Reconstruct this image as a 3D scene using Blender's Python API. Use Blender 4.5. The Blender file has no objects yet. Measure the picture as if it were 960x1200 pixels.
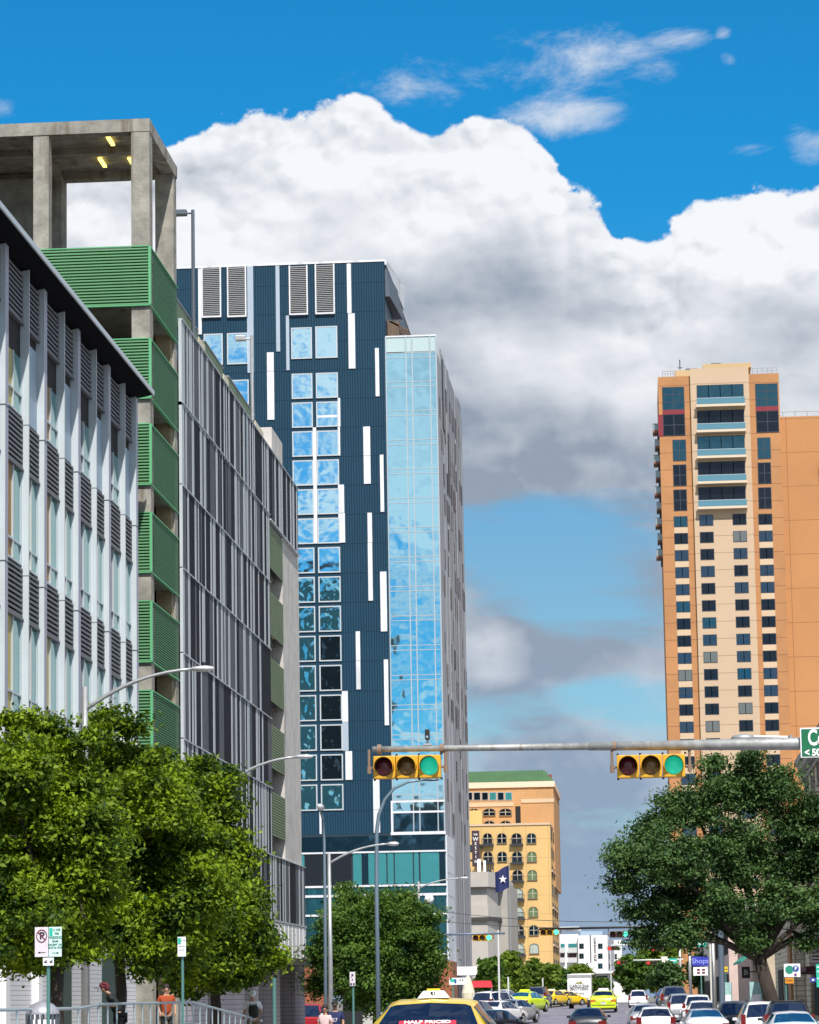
SKYT = (.10, 1.0, 1.42)
import bpy, bmesh, math, random
import numpy as np
from mathutils import Vector, Matrix
sin, cos, PI = math.sin, math.cos, math.pi
R = math.radians
random.seed(7)
sc = bpy.context.scene
COL = sc.collection

# ------------------------------------------------------------------ camera
FPX = 3400.0; ROLL = R(.95); PITCH = R(7.8); EYE = 1.65
_u = (275/FPX - math.tan(PITCH)*sin(ROLL))/cos(ROLL)
YAW = math.atan(-_u*cos(PITCH))
PPY = 1168 + FPX*(_u*sin(ROLL) - math.tan(PITCH)*cos(ROLL))
FW = Vector((sin(YAW)*cos(PITCH), cos(YAW)*cos(PITCH), sin(PITCH)))
RT = Vector((cos(YAW), -sin(YAW), 0)); UP = RT.cross(FW)
R2 = RT*cos(ROLL) - UP*sin(ROLL); U2 = RT*sin(ROLL) + UP*cos(ROLL)
cam = bpy.data.cameras.new('camera'); camo = bpy.data.objects.new('camera', cam); COL.objects.link(camo)
cam.sensor_fit = 'HORIZONTAL'; cam.sensor_width = 36; cam.lens = FPX/960*36
cam.shift_y = (PPY-600)/960; cam.clip_end = 20000; cam.clip_start = .5
m = Matrix((R2, U2, -FW)).transposed().to_4x4(); m.translation = (0, 0, EYE)
camo.matrix_world = m
sc.camera = camo
def ray(px, py):
    return R2*((px-480)/FPX) + U2*((PPY-py)/FPX) + FW
def P(px, py, Y):                     # survey: the point at distance Y up the street
    d = ray(px, py); t = Y/d.y
    return Vector((d.x*t, Y, d.z*t+EYE))
def PX(px, py, X):                    # the point on the street-side plane X
    d = ray(px, py); t = X/d.x
    return Vector((X, d.y*t, d.z*t+EYE))

# ------------------------------------------------------------------ materials
MAT = {}
def mat(name, col, rough=.6, metal=0, var=0, scale=1.0, bump=0, bscale=None, spec=.5, emit=None, es=0, stretch=(1,1,1), dirt=None):
    if name in MAT: return MAT[name]
    M = bpy.data.materials.new(name); M.use_nodes = True; MAT[name] = M
    nt = M.node_tree; b = nt.nodes['Principled BSDF']
    b.inputs['Base Color'].default_value = (*col, 1)
    b.inputs['Roughness'].default_value = rough; b.inputs['Metallic'].default_value = metal
    b.inputs['Specular IOR Level'].default_value = spec
    if emit:
        b.inputs['Emission Color'].default_value = (*emit, 1); b.inputs['Emission Strength'].default_value = es
    if var or bump or dirt:
        tc = nt.nodes.new('ShaderNodeTexCoord'); mp = nt.nodes.new('ShaderNodeMapping')
        mp.inputs['Scale'].default_value = stretch
        nt.links.new(tc.outputs['Object'], mp.inputs[0])
    if var:
        n = nt.nodes.new('ShaderNodeTexNoise'); n.inputs['Scale'].default_value = scale; n.inputs['Detail'].default_value = 6
        n.inputs['Roughness'].default_value = .65
        nt.links.new(mp.outputs[0], n.inputs['Vector'])
        r = nt.nodes.new('ShaderNodeMapRange'); r.inputs[1].default_value = .3; r.inputs[2].default_value = .7
        r.inputs[3].default_value = 1-var; r.inputs[4].default_value = 1+var
        nt.links.new(n.outputs[0], r.inputs[0])
        mx = nt.nodes.new('ShaderNodeVectorMath'); mx.operation = 'SCALE'; mx.inputs[0].default_value = col
        nt.links.new(r.outputs[0], mx.inputs['Scale']); out = mx.outputs[0]
        if dirt:                      # (colour, noise scale, threshold) : stains with a shape of their own
            n2 = nt.nodes.new('ShaderNodeTexNoise'); n2.inputs['Scale'].default_value = dirt[1]; n2.inputs['Detail'].default_value = 8
            mp2 = nt.nodes.new('ShaderNodeMapping'); mp2.inputs['Scale'].default_value = (1, 1, .12)
            nt.links.new(tc.outputs['Object'], mp2.inputs[0]); nt.links.new(mp2.outputs[0], n2.inputs['Vector'])
            r2 = nt.nodes.new('ShaderNodeMapRange'); r2.inputs[1].default_value = dirt[2]; r2.inputs[2].default_value = dirt[2]+.15
            nt.links.new(n2.outputs[0], r2.inputs[0])
            mm = nt.nodes.new('ShaderNodeMix'); mm.data_type = 'RGBA'
            nt.links.new(r2.outputs[0], mm.inputs[0]); nt.links.new(out, mm.inputs[6]); mm.inputs[7].default_value = (*dirt[0], 1)
            out = mm.outputs[2]
        nt.links.new(out, b.inputs['Base Color'])
    if bump:
        n3 = nt.nodes.new('ShaderNodeTexNoise'); n3.inputs['Scale'].default_value = bscale or scale*3; n3.inputs['Detail'].default_value = 5
        nt.links.new(mp.outputs[0], n3.inputs['Vector'])
        bp = nt.nodes.new('ShaderNodeBump'); bp.inputs['Strength'].default_value = bump; bp.inputs['Distance'].default_value = .05
        nt.links.new(n3.outputs[0], bp.inputs['Height']); nt.links.new(bp.outputs[0], b.inputs['Normal'])
    return M
def glassm(name, tint, rough=.04, wav=.25, wscale=.6, metal=1.0, var=.0):
    if name in MAT: return MAT[name]
    M = mat(name, tint, rough, metal, var=var, scale=.5)
    nt = M.node_tree; b = nt.nodes['Principled BSDF']
    tc = nt.nodes.new('ShaderNodeTexCoord'); n = nt.nodes.new('ShaderNodeTexNoise'); n.inputs['Scale'].default_value = wscale; n.inputs['Detail'].default_value = 1.5
    nt.links.new(tc.outputs['Object'], n.inputs['Vector'])
    bp = nt.nodes.new('ShaderNodeBump'); bp.inputs['Strength'].default_value = wav; bp.inputs['Distance'].default_value = .1
    nt.links.new(n.outputs[0], bp.inputs['Height']); nt.links.new(bp.outputs[0], b.inputs['Normal'])
    return M
def gridm(name, col, line, sx, sz, wx, wz, rough=.5, axis='x', offx=0, offz=0, var=.08, bump=.5, vs=.3):
    """panels with joints every sx (along axis) and sz (up); 0 switches one off"""
    M = mat(name, col, rough, var=var, scale=vs)
    nt = M.node_tree; b = nt.nodes['Principled BSDF']
    base = b.inputs['Base Color'].links[0].from_socket
    tc = nt.nodes.new('ShaderNodeTexCoord'); sp = nt.nodes.new('ShaderNodeSeparateXYZ'); nt.links.new(tc.outputs['Object'], sp.inputs[0])
    def comb(sock, s, w, off):
        a = nt.nodes.new('ShaderNodeMath'); a.operation = 'MULTIPLY_ADD'; nt.links.new(sock, a.inputs[0]); a.inputs[1].default_value = 1/s; a.inputs[2].default_value = 100+off
        f = nt.nodes.new('ShaderNodeMath'); f.operation = 'FRACT'; nt.links.new(a.outputs[0], f.inputs[0])
        l = nt.nodes.new('ShaderNodeMath'); l.operation = 'LESS_THAN'; nt.links.new(f.outputs[0], l.inputs[0]); l.inputs[1].default_value = w/s
        return l.outputs[0]
    outs = []
    if sx:
        if axis == 'xy':
            ad = nt.nodes.new('ShaderNodeMath'); ad.operation = 'ADD'; nt.links.new(sp.outputs[0], ad.inputs[0]); nt.links.new(sp.outputs[1], ad.inputs[1]); s0 = ad.outputs[0]
        else: s0 = sp.outputs[0 if axis == 'x' else 1]
        outs.append(comb(s0, sx, wx, offx))
    if sz: outs.append(comb(sp.outputs[2], sz, wz, offz))
    o = outs[0]
    if len(outs) > 1:
        mxn = nt.nodes.new('ShaderNodeMath'); mxn.operation = 'MAXIMUM'; nt.links.new(outs[0], mxn.inputs[0]); nt.links.new(outs[1], mxn.inputs[1]); o = mxn.outputs[0]
    mm = nt.nodes.new('ShaderNodeMix'); mm.data_type = 'RGBA'; nt.links.new(o, mm.inputs[0]); nt.links.new(base, mm.inputs[6]); mm.inputs[7].default_value = (*line, 1)
    nt.links.new(mm.outputs[2], b.inputs['Base Color'])
    if bump:
        bp = nt.nodes.new('ShaderNodeBump'); bp.invert = True; bp.inputs['Strength'].default_value = bump; bp.inputs['Distance'].default_value = .03
        nt.links.new(o, bp.inputs['Height']); nt.links.new(bp.outputs[0], b.inputs['Normal'])
    return M
def leafm(name, c1, c2, tr=.35):
    M = bpy.data.materials.new(name); M.use_nodes = True; MAT[name] = M
    nt = M.node_tree; nt.nodes.clear()
    out = nt.nodes.new('ShaderNodeOutputMaterial')
    g = nt.nodes.new('ShaderNodeNewGeometry'); tc = nt.nodes.new('ShaderNodeTexCoord')
    n = nt.nodes.new('ShaderNodeTexNoise'); n.inputs['Scale'].default_value = .9; n.inputs['Detail'].default_value = 3
    nt.links.new(tc.outputs['Object'], n.inputs['Vector'])
    a = nt.nodes.new('ShaderNodeMath'); a.operation = 'MULTIPLY_ADD'; nt.links.new(g.outputs['Random Per Island'], a.inputs[0]); a.inputs[1].default_value = .7; a.inputs[2].default_value = -.35
    r = nt.nodes.new('ShaderNodeMapRange'); r.inputs[1].default_value = .35; r.inputs[2].default_value = .65; nt.links.new(n.outputs[0], r.inputs[0])
    ad = nt.nodes.new('ShaderNodeMath'); ad.operation = 'ADD'; ad.use_clamp = True; nt.links.new(a.outputs[0], ad.inputs[0]); nt.links.new(r.outputs[0], ad.inputs[1])
    mx = nt.nodes.new('ShaderNodeMix'); mx.data_type = 'RGBA'; nt.links.new(ad.outputs[0], mx.inputs[0]); mx.inputs[6].default_value = (*c1, 1); mx.inputs[7].default_value = (*c2, 1)
    d = nt.nodes.new('ShaderNodeBsdfPrincipled'); d.inputs['Roughness'].default_value = .6; d.inputs['Specular IOR Level'].default_value = .25; nt.links.new(mx.outputs[2], d.inputs['Base Color'])
    t = nt.nodes.new('ShaderNodeBsdfTranslucent')
    hs = nt.nodes.new('ShaderNodeVectorMath'); hs.operation = 'MULTIPLY'; nt.links.new(mx.outputs[2], hs.inputs[0]); hs.inputs[1].default_value = (1.3, 1.4, .5)
    nt.links.new(hs.outputs[0], t.inputs[0])
    ms = nt.nodes.new('ShaderNodeMixShader'); ms.inputs[0].default_value = tr
    nt.links.new(d.outputs[0], ms.inputs[1]); nt.links.new(t.outputs[0], ms.inputs[2]); nt.links.new(ms.outputs[0], out.inputs[0])
    return M

# ------------------------------------------------------------------ objects
OFF = {}
def tag(o, label=None, cat=None, group=None, kind=None):
    if label: o['label'] = label
    if cat: o['category'] = cat
    if group: o['group'] = group
    if kind: o['kind'] = kind
    return o
def thing(name, label, cat, loc=(0,0,0), rz=0, group=None, world=False):
    """Empty at the thing's base; world=True: its parts are given in world coordinates"""
    o = bpy.data.objects.new(name, None); COL.objects.link(o); o.location = loc; o.rotation_euler = (0, 0, rz); o.empty_display_size = .3
    tag(o, label, cat, group)
    OFF[o.name] = Vector(loc) if world else Vector((0,0,0))
    return o
def children(o): return [c for c in COL.objects if c.parent == o]
def copy_tree(o, parent=None, kids=None):
    if kids is None:
        kids = {}
        for c in COL.objects:
            if c.parent: kids.setdefault(c.parent.name, []).append(c)
    c = o.copy(); COL.objects.link(c); c.parent = parent
    for ch in kids.get(o.name, []): copy_tree(ch, c, kids)
    return c
class MB:
    def __init__(s): s.v = []; s.f = []; s.m = []
    def quad(s, pts, mi=0):
        n = len(s.v); s.v += [tuple(p) for p in pts]; s.f.append(tuple(range(n, n+len(pts)))); s.m.append(mi); return s
    def box(s, x0, x1, y0, y1, z0, z1, mi=0):
        if x0 > x1: x0, x1 = x1, x0
        if y0 > y1: y0, y1 = y1, y0
        if z0 > z1: z0, z1 = z1, z0
        n = len(s.v)
        s.v += [(x0,y0,z0),(x1,y0,z0),(x1,y1,z0),(x0,y1,z0),(x0,y0,z1),(x1,y0,z1),(x1,y1,z1),(x0,y1,z1)]
        s.f += [(n,n+3,n+2,n+1),(n+4,n+5,n+6,n+7),(n,n+1,n+5,n+4),(n+1,n+2,n+6,n+5),(n+2,n+3,n+7,n+6),(n+3,n,n+4,n+7)]
        s.m += [mi]*6; return s
    def hexa(s, lo, hi, mi=0):           # two 4-point rings
        n = len(s.v); s.v += [tuple(p) for p in lo]+[tuple(p) for p in hi]
        s.f += [(n+3,n+2,n+1,n),(n+4,n+5,n+6,n+7)]+[(n+i, n+(i+1)%4, n+4+(i+1)%4, n+4+i) for i in range(4)]; s.m += [mi]*6; return s
    def tube(s, pts, rads, n=8, mi=0, cap=True):
        pts = [Vector(p) for p in pts]
        if not hasattr(rads, '__len__'): rads = [rads]*len(pts)
        base = len(s.v); up = None
        for i, p in enumerate(pts):
            d = (pts[min(i+1, len(pts)-1)]-pts[max(i-1, 0)]).normalized()
            if up is None:
                up = Vector((0,0,1)) if abs(d.z) < .9 else Vector((1,0,0))
            a = d.cross(up).normalized(); up = a.cross(d).normalized()
            for k in range(n):
                t = 2*PI*k/n; s.v.append(tuple(p+(a*cos(t)+up*sin(t))*rads[i]))
        for i in range(len(pts)-1):
            for k in range(n):
                q = base+i*n; s.f.append((q+k, q+(k+1)%n, q+n+(k+1)%n, q+n+k)); s.m.append(mi)
        if cap:
            s.f.append(tuple(base+k for k in reversed(range(n)))); s.f.append(tuple(base+(len(pts)-1)*n+k for k in range(n))); s.m += [mi, mi]
        return s
    def disc(s, c, r, n=16, mi=0, y=-1):       # facing -Y
        s.quad([(c[0]+r*cos(2*PI*k/n), c[1], c[2]+r*sin(2*PI*k/n)) for k in (range(n) if y < 0 else reversed(range(n)))], mi); return s
    def lathe(s, c, prof, n=16, mi=0):
        base = len(s.v)
        for r, z in prof:
            for k in range(n):
                t = 2*PI*k/n; s.v.append((c[0]+r*cos(t), c[1]+r*sin(t), c[2]+z))
        for i in range(len(prof)-1):
            for k in range(n):
                q = base+i*n; s.f.append((q+k, q+(k+1)%n, q+n+(k+1)%n, q+n+k)); s.m.append(mi)
        return s
    def build(s, name, mats, parent=None, smooth=False, bevel=0, group=None):
        me = bpy.data.meshes.new(name)
        if parent is not None:
            r = parent
            while r.parent: r = r.parent
            o = OFF.get(r.name, Vector((0,0,0)))
            if o.length: s.v = [(x-o.x, y-o.y, z-o.z) for x, y, z in s.v]
        me.from_pydata(s.v, [], s.f)
        if not isinstance(mats, (list, tuple)): mats = [mats]
        for mt in mats: me.materials.append(mt)
        me.polygons.foreach_set('material_index', s.m)
        if smooth: me.polygons.foreach_set('use_smooth', [True]*len(me.polygons))
        me.update()
        ob = bpy.data.objects.new(name, me); COL.objects.link(ob)
        if parent is not None: ob.parent = parent
        if bevel:
            bm = bmesh.new(); bm.from_mesh(me); bmesh.ops.remove_doubles(bm, verts=bm.verts, dist=1e-5)
            bmesh.ops.bevel(bm, geom=bm.edges[:], offset=bevel, segments=2, affect='EDGES', profile=.6, clamp_overlap=True); bm.to_mesh(me); bm.free()
        return ob
def one(name, mb, mats, label, cat, group=None, smooth=False, loc=None, bevel=0):
    """a thing that is one mesh, origin at loc"""
    if loc is not None:
        L = Vector(loc); mb.v = [(x-L.x, y-L.y, z-L.z) for x, y, z in mb.v]
    o = mb.build(name, mats, None, smooth, bevel)
    if loc is not None: o.location = loc
    return tag(o, label, cat, group)
def text(s, size, loc, mt, parent, name='lettering', rz=0, depth=.004, spacing=1.0, align='CENTER', bold=0, xs=1, line=1.0):
    cu = bpy.data.curves.new('t', 'FONT'); cu.body = s; cu.size = size; cu.align_x = align; cu.align_y = 'CENTER'; cu.extrude = depth; cu.space_character = spacing; cu.offset = bold; cu.space_line = line
    cu.resolution_u = 3
    to = bpy.data.objects.new('t', cu); COL.objects.link(to)
    dg = bpy.context.evaluated_depsgraph_get(); me = bpy.data.meshes.new_from_object(to.evaluated_get(dg))
    bpy.data.objects.remove(to)
    me.name = name; me.materials.clear(); me.materials.append(mt)
    r = parent
    while r.parent: r = r.parent
    o = OFF.get(r.name, Vector((0,0,0)))
    me.transform(Matrix.Translation(Vector(loc)-o) @ Matrix.Rotation(rz, 4, 'Z') @ Matrix.Rotation(PI/2, 4, 'X') @ Matrix.Diagonal((xs,1,1,1)))
    ob = bpy.data.objects.new(name, me); COL.objects.link(ob); ob.parent = parent
    return ob

# ------------------------------------------------------------------ base materials
concrete = mat('concrete', (.27,.255,.225), .9, var=.38, scale=1.4, bump=.3, bscale=9, dirt=((.13,.105,.075), 2.2, .56))
concrete2 = mat('pale_concrete', (.52,.49,.46), .9, var=.18, scale=1.1, bump=.2, bscale=8, dirt=((.3,.27,.24), 1.3, .6))
dark = mat('dark_void', (.012,.012,.013), .9)  # near-black; carries the shade of recesses in its colour
darkc = mat('dark_interior', (.02,.018,.016), .95, var=.3, scale=.6)  # interior walls darkened in colour for the shade inside
green = mat('green_slat', (.105,.275,.13), .6, var=.12, scale=.5)
greent = mat('green_trim', (.10,.38,.17), .5)
olive = mat('olive_slat', (.125,.19,.085), .5, var=.12, scale=.5)
alu = mat('pale_aluminium', (.48,.525,.56), .5, .1, var=.06, scale=.8)
alul = mat('lavender_shaded_aluminium', (.34,.335,.42), .5, .1, var=.06, scale=.8)  # lavender tone holds the shade of the columns' street faces
alub = mat('blue_grey_panel', (.27,.36,.45), .45, .1, var=.08, scale=.8)
louvm = mat('louvre_blade', (.15,.155,.17), .6, .1, spec=.2)
white = mat('white_paint', (.80,.80,.82), .5, var=.04, scale=2)
black = mat('black_paint', (.015,.015,.017), .45)
steel = mat('galvanised_steel', (.42,.43,.44), .45, .6, var=.12, scale=5)
steeld = mat('dark_steel', (.10,.12,.15), .5, .4)
blackr = mat('rubber', (.018,.018,.018), .85)
chrome = mat('chrome', (.7,.7,.72), .15, 1)
# ------------------------------------------------------------------ sky, sun
w = bpy.data.worlds.new('World'); sc.world = w; w.use_nodes = True
nt = w.node_tree; nt.nodes.clear(); L = nt.links
SUN_EL, SUN_AZ = R(50), (0.27, -0.96)          # towards the sun, in X, Y
def val(v):
    return v
def mth(op, a, b=None, c=None, clamp=False):
    n = nt.nodes.new('ShaderNodeMath'); n.operation = op; n.use_clamp = clamp
    for i, q in enumerate((a, b, c)):
        if q is None: continue
        if hasattr(q, 'node'): L.new(q, n.inputs[i])
        else: n.inputs[i].default_value = q
    return n.outputs[0]
def mr(x, a, b, c=0, d=1, smooth=True):
    n = nt.nodes.new('ShaderNodeMapRange'); n.interpolation_type = 'SMOOTHSTEP' if smooth else 'LINEAR'
    L.new(x, n.inputs[0])
    for i, q in enumerate((a, b, c, d)):
        if hasattr(q, 'node'): L.new(q, n.inputs[i+1])
        else: n.inputs[i+1].default_value = q
    return n.outputs[0]
def comb(x, y, z):
    n = nt.nodes.new('ShaderNodeCombineXYZ')
    for i, q in enumerate((x, y, z)):
        if hasattr(q, 'node'): L.new(q, n.inputs[i])
        else: n.inputs[i].default_value = q
    return n.outputs[0]
def noise(vec, scale, detail=6, rough=.55, dist=0, dim='2D'):
    n = nt.nodes.new('ShaderNodeTexNoise'); n.noise_dimensions = dim; n.inputs['Scale'].default_value = scale; n.inputs['Detail'].default_value = detail
    n.inputs['Roughness'].default_value = rough; n.inputs['Distortion'].default_value = dist; L.new(vec, n.inputs['Vector']); return n.outputs[0]
def mixc(f, a, b):
    n = nt.nodes.new('ShaderNodeMix'); n.data_type = 'RGBA'
    for i, q in ((0, f), (6, a), (7, b)):
        if hasattr(q, 'node'): L.new(q, n.inputs[i])
        else: n.inputs[i].default_value = q if i == 0 else (*q, 1)
    return n.outputs[2]
tc = nt.nodes.new('ShaderNodeTexCoord'); sep = nt.nodes.new('ShaderNodeSeparateXYZ'); L.new(tc.outputs['Generated'], sep.inputs[0])
dx, dy, dz = sep.outputs
ay = mth('MAXIMUM', mth('ABSOLUTE', dy), .25)
u = mth('DIVIDE', dx, ay); v = mth('DIVIDE', dz, ay)
front = mth('MULTIPLY', mr(dy, .5, .8), mr(mth('ABSOLUTE', u), .35, .6, 1, 0))
sky = nt.nodes.new('ShaderNodeTexSky'); sky.sky_type = 'NISHITA'; sky.sun_disc = False
sky.sun_elevation = SUN_EL; sky.sun_rotation = math.atan2(SUN_AZ[0], SUN_AZ[1]); sky.air_density = 1.0; sky.dust_density = .4; sky.ozone_density = 2.5
tint = nt.nodes.new('ShaderNodeVectorMath'); tint.operation = 'MULTIPLY'; L.new(sky.outputs[0], tint.inputs[0])
tx = comb(mr(v, .13, .29, .62, SKYT[0]), mr(v, .13, .30, .95, SKYT[1]), mr(v, .13, .30, 1.05, SKYT[2]))
tx = mixc(front, (.30, .90, 1.15), tx)
L.new(tx, tint.inputs[1])
def uv(px, py):
    d = ray(px, py); return d.x/d.y, d.z/d.y
# main cumulus bank: its upper edge as a curve over azimuth
U0, U1, V0, V1 = -.30, .14, 0.0, .42
fc = nt.nodes.new('ShaderNodeFloatCurve'); cm = fc.mapping; cu = cm.curves[0]
edge = [(-60,196),(0,190),(100,182),(190,160),(215,148),(300,132),(360,124),(430,116),(470,130),(500,142),(545,132),(610,136),(640,165),(668,212),(700,226),(728,262),(770,262),(800,244),(870,222),(960,203),(1060,190)]
pts = []
for px, py in edge:
    a, b = uv(px, py); pts.append(((a-U0)/(U1-U0), (b-V0)/(V1-V0)))
cu.points[0].location = (0, pts[0][1]); cu.points[1].location = (1, pts[-1][1])
for a, b in pts: cu.points.new(a, b)
cm.update()
L.new(mth('DIVIDE', mth('SUBTRACT', u, U0), U1-U0), fc.inputs['Value'])
vedge = mth('MULTIPLY_ADD', fc.outputs[0], V1-V0, V0)
pv = comb(u, mth('MULTIPLY', v, 1.25), 0)
wob = mth('SUBTRACT', noise(pv, 26, 9, .62), .5)
wob2 = mth('SUBTRACT', noise(pv, 110, 8, .68), .5)
def billow(vec, sc_):
    n = nt.nodes.new('ShaderNodeTexVoronoi'); n.voronoi_dimensions = '2D'; n.feature = 'SMOOTH_F1'; n.inputs['Scale'].default_value = sc_; n.inputs['Smoothness'].default_value = .35; n.inputs['Detail'].default_value = 2.5; n.inputs['Roughness'].default_value = .5; n.inputs['Lacunarity'].default_value = 2.3
    L.new(vec, n.inputs['Vector']); return mth('SUBTRACT', 1.0, n.outputs['Distance'])
def warp(du, dv):
    a = mth('ADD', u, mth('MULTIPLY_ADD', wob, .02, du)); b = mth('ADD', mth('MULTIPLY', v, 1.15), mth('MULTIPLY_ADD', wob2, .008, dv)); return comb(a, b, .7)
bil = billow(warp(0, 0), 24); bil_s = billow(warp(.0022, .0045), 24)
D = mth('ADD', mth('SUBTRACT', vedge, v), mth('ADD', mth('MULTIPLY_ADD', wob, .017, mth('MULTIPLY', wob2, .0045)), mth('MULTIPLY', mth('SUBTRACT', bil, .40), .012)))
bank = mr(D, .0, .0030)
# stratified lower sky: blue openings
ps = comb(u, mth('MULTIPLY', v, 3.0), 3.7)
strat = noise(ps, 9.5, 8, .56, .3)
def win(sock, c, wd):                 # soft window round c
    return mr(mth('ABSOLUTE', mth('SUBTRACT', sock, c)), wd*.35, wd, 1, 0)
def puffwin(px, py, wx, wy, k=1.0):
    a, b = uv(px, py); p = mth('MULTIPLY', mth('SUBTRACT', u, a), 3400/wx); q = mth('MULTIPLY', mth('SUBTRACT', v, b), 3400/wy)
    return mth('MULTIPLY', mr(mth('SQRT', mth('ADD', mth('MULTIPLY', p, p), mth('MULTIPLY', q, q))), .1, 1.15, 1, 0), k)
opening = mth('MAXIMUM', puffwin(640, 640, 200, 105, .52), mth('MAXIMUM', puffwin(640, 830, 320, 62, .36), mth('MAXIMUM', puffwin(760, 900, 300, 50, .06), puffwin(700, 700, 110, 55, .18))))
cl = mth('ADD', mth('SUBTRACT', opening, puffwin(575, 760, 70, 60, .25)), mth('MULTIPLY', mth('SUBTRACT', .5, strat), 1.1))
hole = mth('MULTIPLY', mr(cl, .03, .30), mr(v, uv(700, 600)[1], uv(700, 510)[1], 1, 0))
hole = mth('MINIMUM', mth('ADD', hole, 0), 1)
cover_f = mth('MULTIPLY', bank, mth('SUBTRACT', 1, mth('MULTIPLY', hole, .92)))
# thin wisps above the bank
pw = comb(mth('MULTIPLY_ADD', u, 1, mth('MULTIPLY', v, -.4)), mth('MULTIPLY', v, 1.9), 9.1)
wn = noise(pw, 26, 10, .68, .25)
wz = None
for q in ((480,98,110,36,.46),(560,70,150,40,.38),(650,52,150,36,.40),(690,100,120,44,.38),(600,84,130,42,.44),(710,62,120,38,.46),(790,46,60,20,.5),(770,84,60,26,.44),(655,132,90,36,.62),(848,40,14,14,.5),(852,68,16,14,.5),(948,168,40,36,.6),(890,176,50,14,.45),(4,130,26,18,.5)):
    z_ = puffwin(q[0], q[1], q[2]*1.5, q[3]*1.5, q[4]); wz = z_ if wz is None else mth('MAXIMUM', wz, z_)
wisp = mth('MULTIPLY', mr(mth('ADD', wn, mth('SUBTRACT', wz, .42)), .38, .95), .8)
# light and dark of the cumulus: bright towards the edge, grey masses below
big = noise(comb(u, mth('MULTIPLY', v, 2.1), 1.3), 7.5, 5, .50, .1)
big_s = noise(comb(mth('ADD', u, -.006), mth('MULTIPLY', mth('ADD', v, .012), 2.1), 1.3), 7.5, 5, .50, .1)
relief = mth('MULTIPLY', mth('SUBTRACT', big, big_s), 2.0)
fine = mth('MULTIPLY', mth('SUBTRACT', noise(pv, 38, 7, .6), .5), .20)
depth = mr(D, .022, .095)
shade = mth('SUBTRACT', 1.0, mth('MULTIPLY', depth, mr(big, .34, .60, .40, 1.05)))
shade = mth('ADD', mth('ADD', mth('ADD', shade, mth('MULTIPLY', mth('SUBTRACT', bil, bil_s), mr(D, .012, .06, 1.0, .35))), relief), mth('SUBTRACT', mth('MULTIPLY', fine, .35), .02))
shade = mth('ADD', shade, mth('ADD', puffwin(830, 290, 190, 60, .22), mth('ADD', puffwin(575, 770, 60, 50, .45), mth('SUBTRACT', puffwin(560, 430, 130, 80, .40), mth('ADD', puffwin(600, 320, 300, 70, .22), puffwin(860, 380, 260, 90, .20))))))
shade = mth('MINIMUM', mth('MAXIMUM', shade, .0), 1.0)
ccol_f = mixc(shade, (3.1, 3.75, 4.7), (9.5, 9.7, 10.1))
lowhaze = mr(v, .02, .16, 1, 0)
ccol_f = mixc(mth('MULTIPLY', lowhaze, .65), ccol_f, (2.9, 4.3, 6.2))
# everywhere else: broken cumulus
pd = comb(dx, dy, mth('MULTIPLY', dz, 1.8))
bn = noise(pd, 12, 6, .6, .4, '3D')
bs = noise(pd, 7.1, 3, .55, 0, '3D')
cover_b = mth('MULTIPLY', mr(bn, .42, .54), mr(dz, -.02, .05))
ccol_b = mixc(mr(bs, .3, .6), (5.4, 6.2, 7.2), (10.5, 10.6, 10.8))
cover = mth('ADD', mth('MULTIPLY', cover_f, front), mth('MULTIPLY', cover_b, mth('SUBTRACT', 1, front)))
cover = mth('MAXIMUM', cover, mth('MULTIPLY', wisp, front))
ccol = mixc(front, ccol_b, ccol_f)
ccol = mixc(mth('MULTIPLY', front, mth('SUBTRACT', 1, bank)), ccol, (8.6, 8.9, 9.3))
final = mixc(cover, tint.outputs[0], ccol)
bg = nt.nodes.new('ShaderNodeBackground'); bg.inputs['Strength'].default_value = .083
L.new(final, bg.inputs[0])
wo = nt.nodes.new('ShaderNodeOutputWorld'); L.new(bg.outputs[0], wo.inputs[0])
w.cycles.sampling_method = 'MANUAL'; w.cycles.sample_map_resolution = 512
sl = bpy.data.lights.new('sun', 'SUN'); sl.energy = 5.0; sl.angle = R(.5); sl.color = (1, .955, .88)
so = bpy.data.objects.new('sun', sl); COL.objects.link(so)
hv = Vector((SUN_AZ[0], SUN_AZ[1], 0)).normalized()
sd = hv*cos(SUN_EL)+Vector((0,0,sin(SUN_EL)))
so.rotation_euler = sd.to_track_quat('Z', 'Y').to_euler()
sc.view_settings.view_transform = 'Standard'; sc.view_settings.look = 'None'; sc.view_settings.exposure = .22; sc.view_settings.gamma = 1
sc.render.engine = 'CYCLES'

# ------------------------------------------------------------------ ground
GP = [(-4000,.1),(30,.1),(60,0),(100,-.38),(128,-.40),(140,-.3),(160,-.22),(182,.0),(206,.68),(240,.72),(300,.55),(400,.5),(600,.5),(9000,.5)]
def g(y):
    for (a, ga), (b, gb) in zip(GP, GP[1:]):
        if a <= y <= b:
            t = (y-a)/(b-a); t = t*t*(3-2*t); return ga+(gb-ga)*t
    return .5
YS = [-4000,-300,-60,0,20,30]+list(range(35, 300, 5))+[320,340,360,380,400,500,600,900,2000,9000]
def strip(name, x0, x1, dz, mt, y0=-4000, y1=9000, kind='structure'):
    mb = MB(); ys = [y for y in YS if y0 < y < y1]; ys = [y0]+ys+[y1]
    for a, b in zip(ys, ys[1:]):
        mb.quad([(x0,a,g(a)+dz),(x1,a,g(a)+dz),(x1,b,g(b)+dz),(x0,b,g(b)+dz)])
    o = mb.build(name, mt); tag(o, kind=kind); return o
asph = mat('asphalt', (.175,.165,.205), .85, var=.25, scale=.6, bump=.2, bscale=30, dirt=((.11,.105,.13), .5, .55))
soil = mat('ground_soil', (.16,.15,.13), .95, var=.2, scale=.3)
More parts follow.
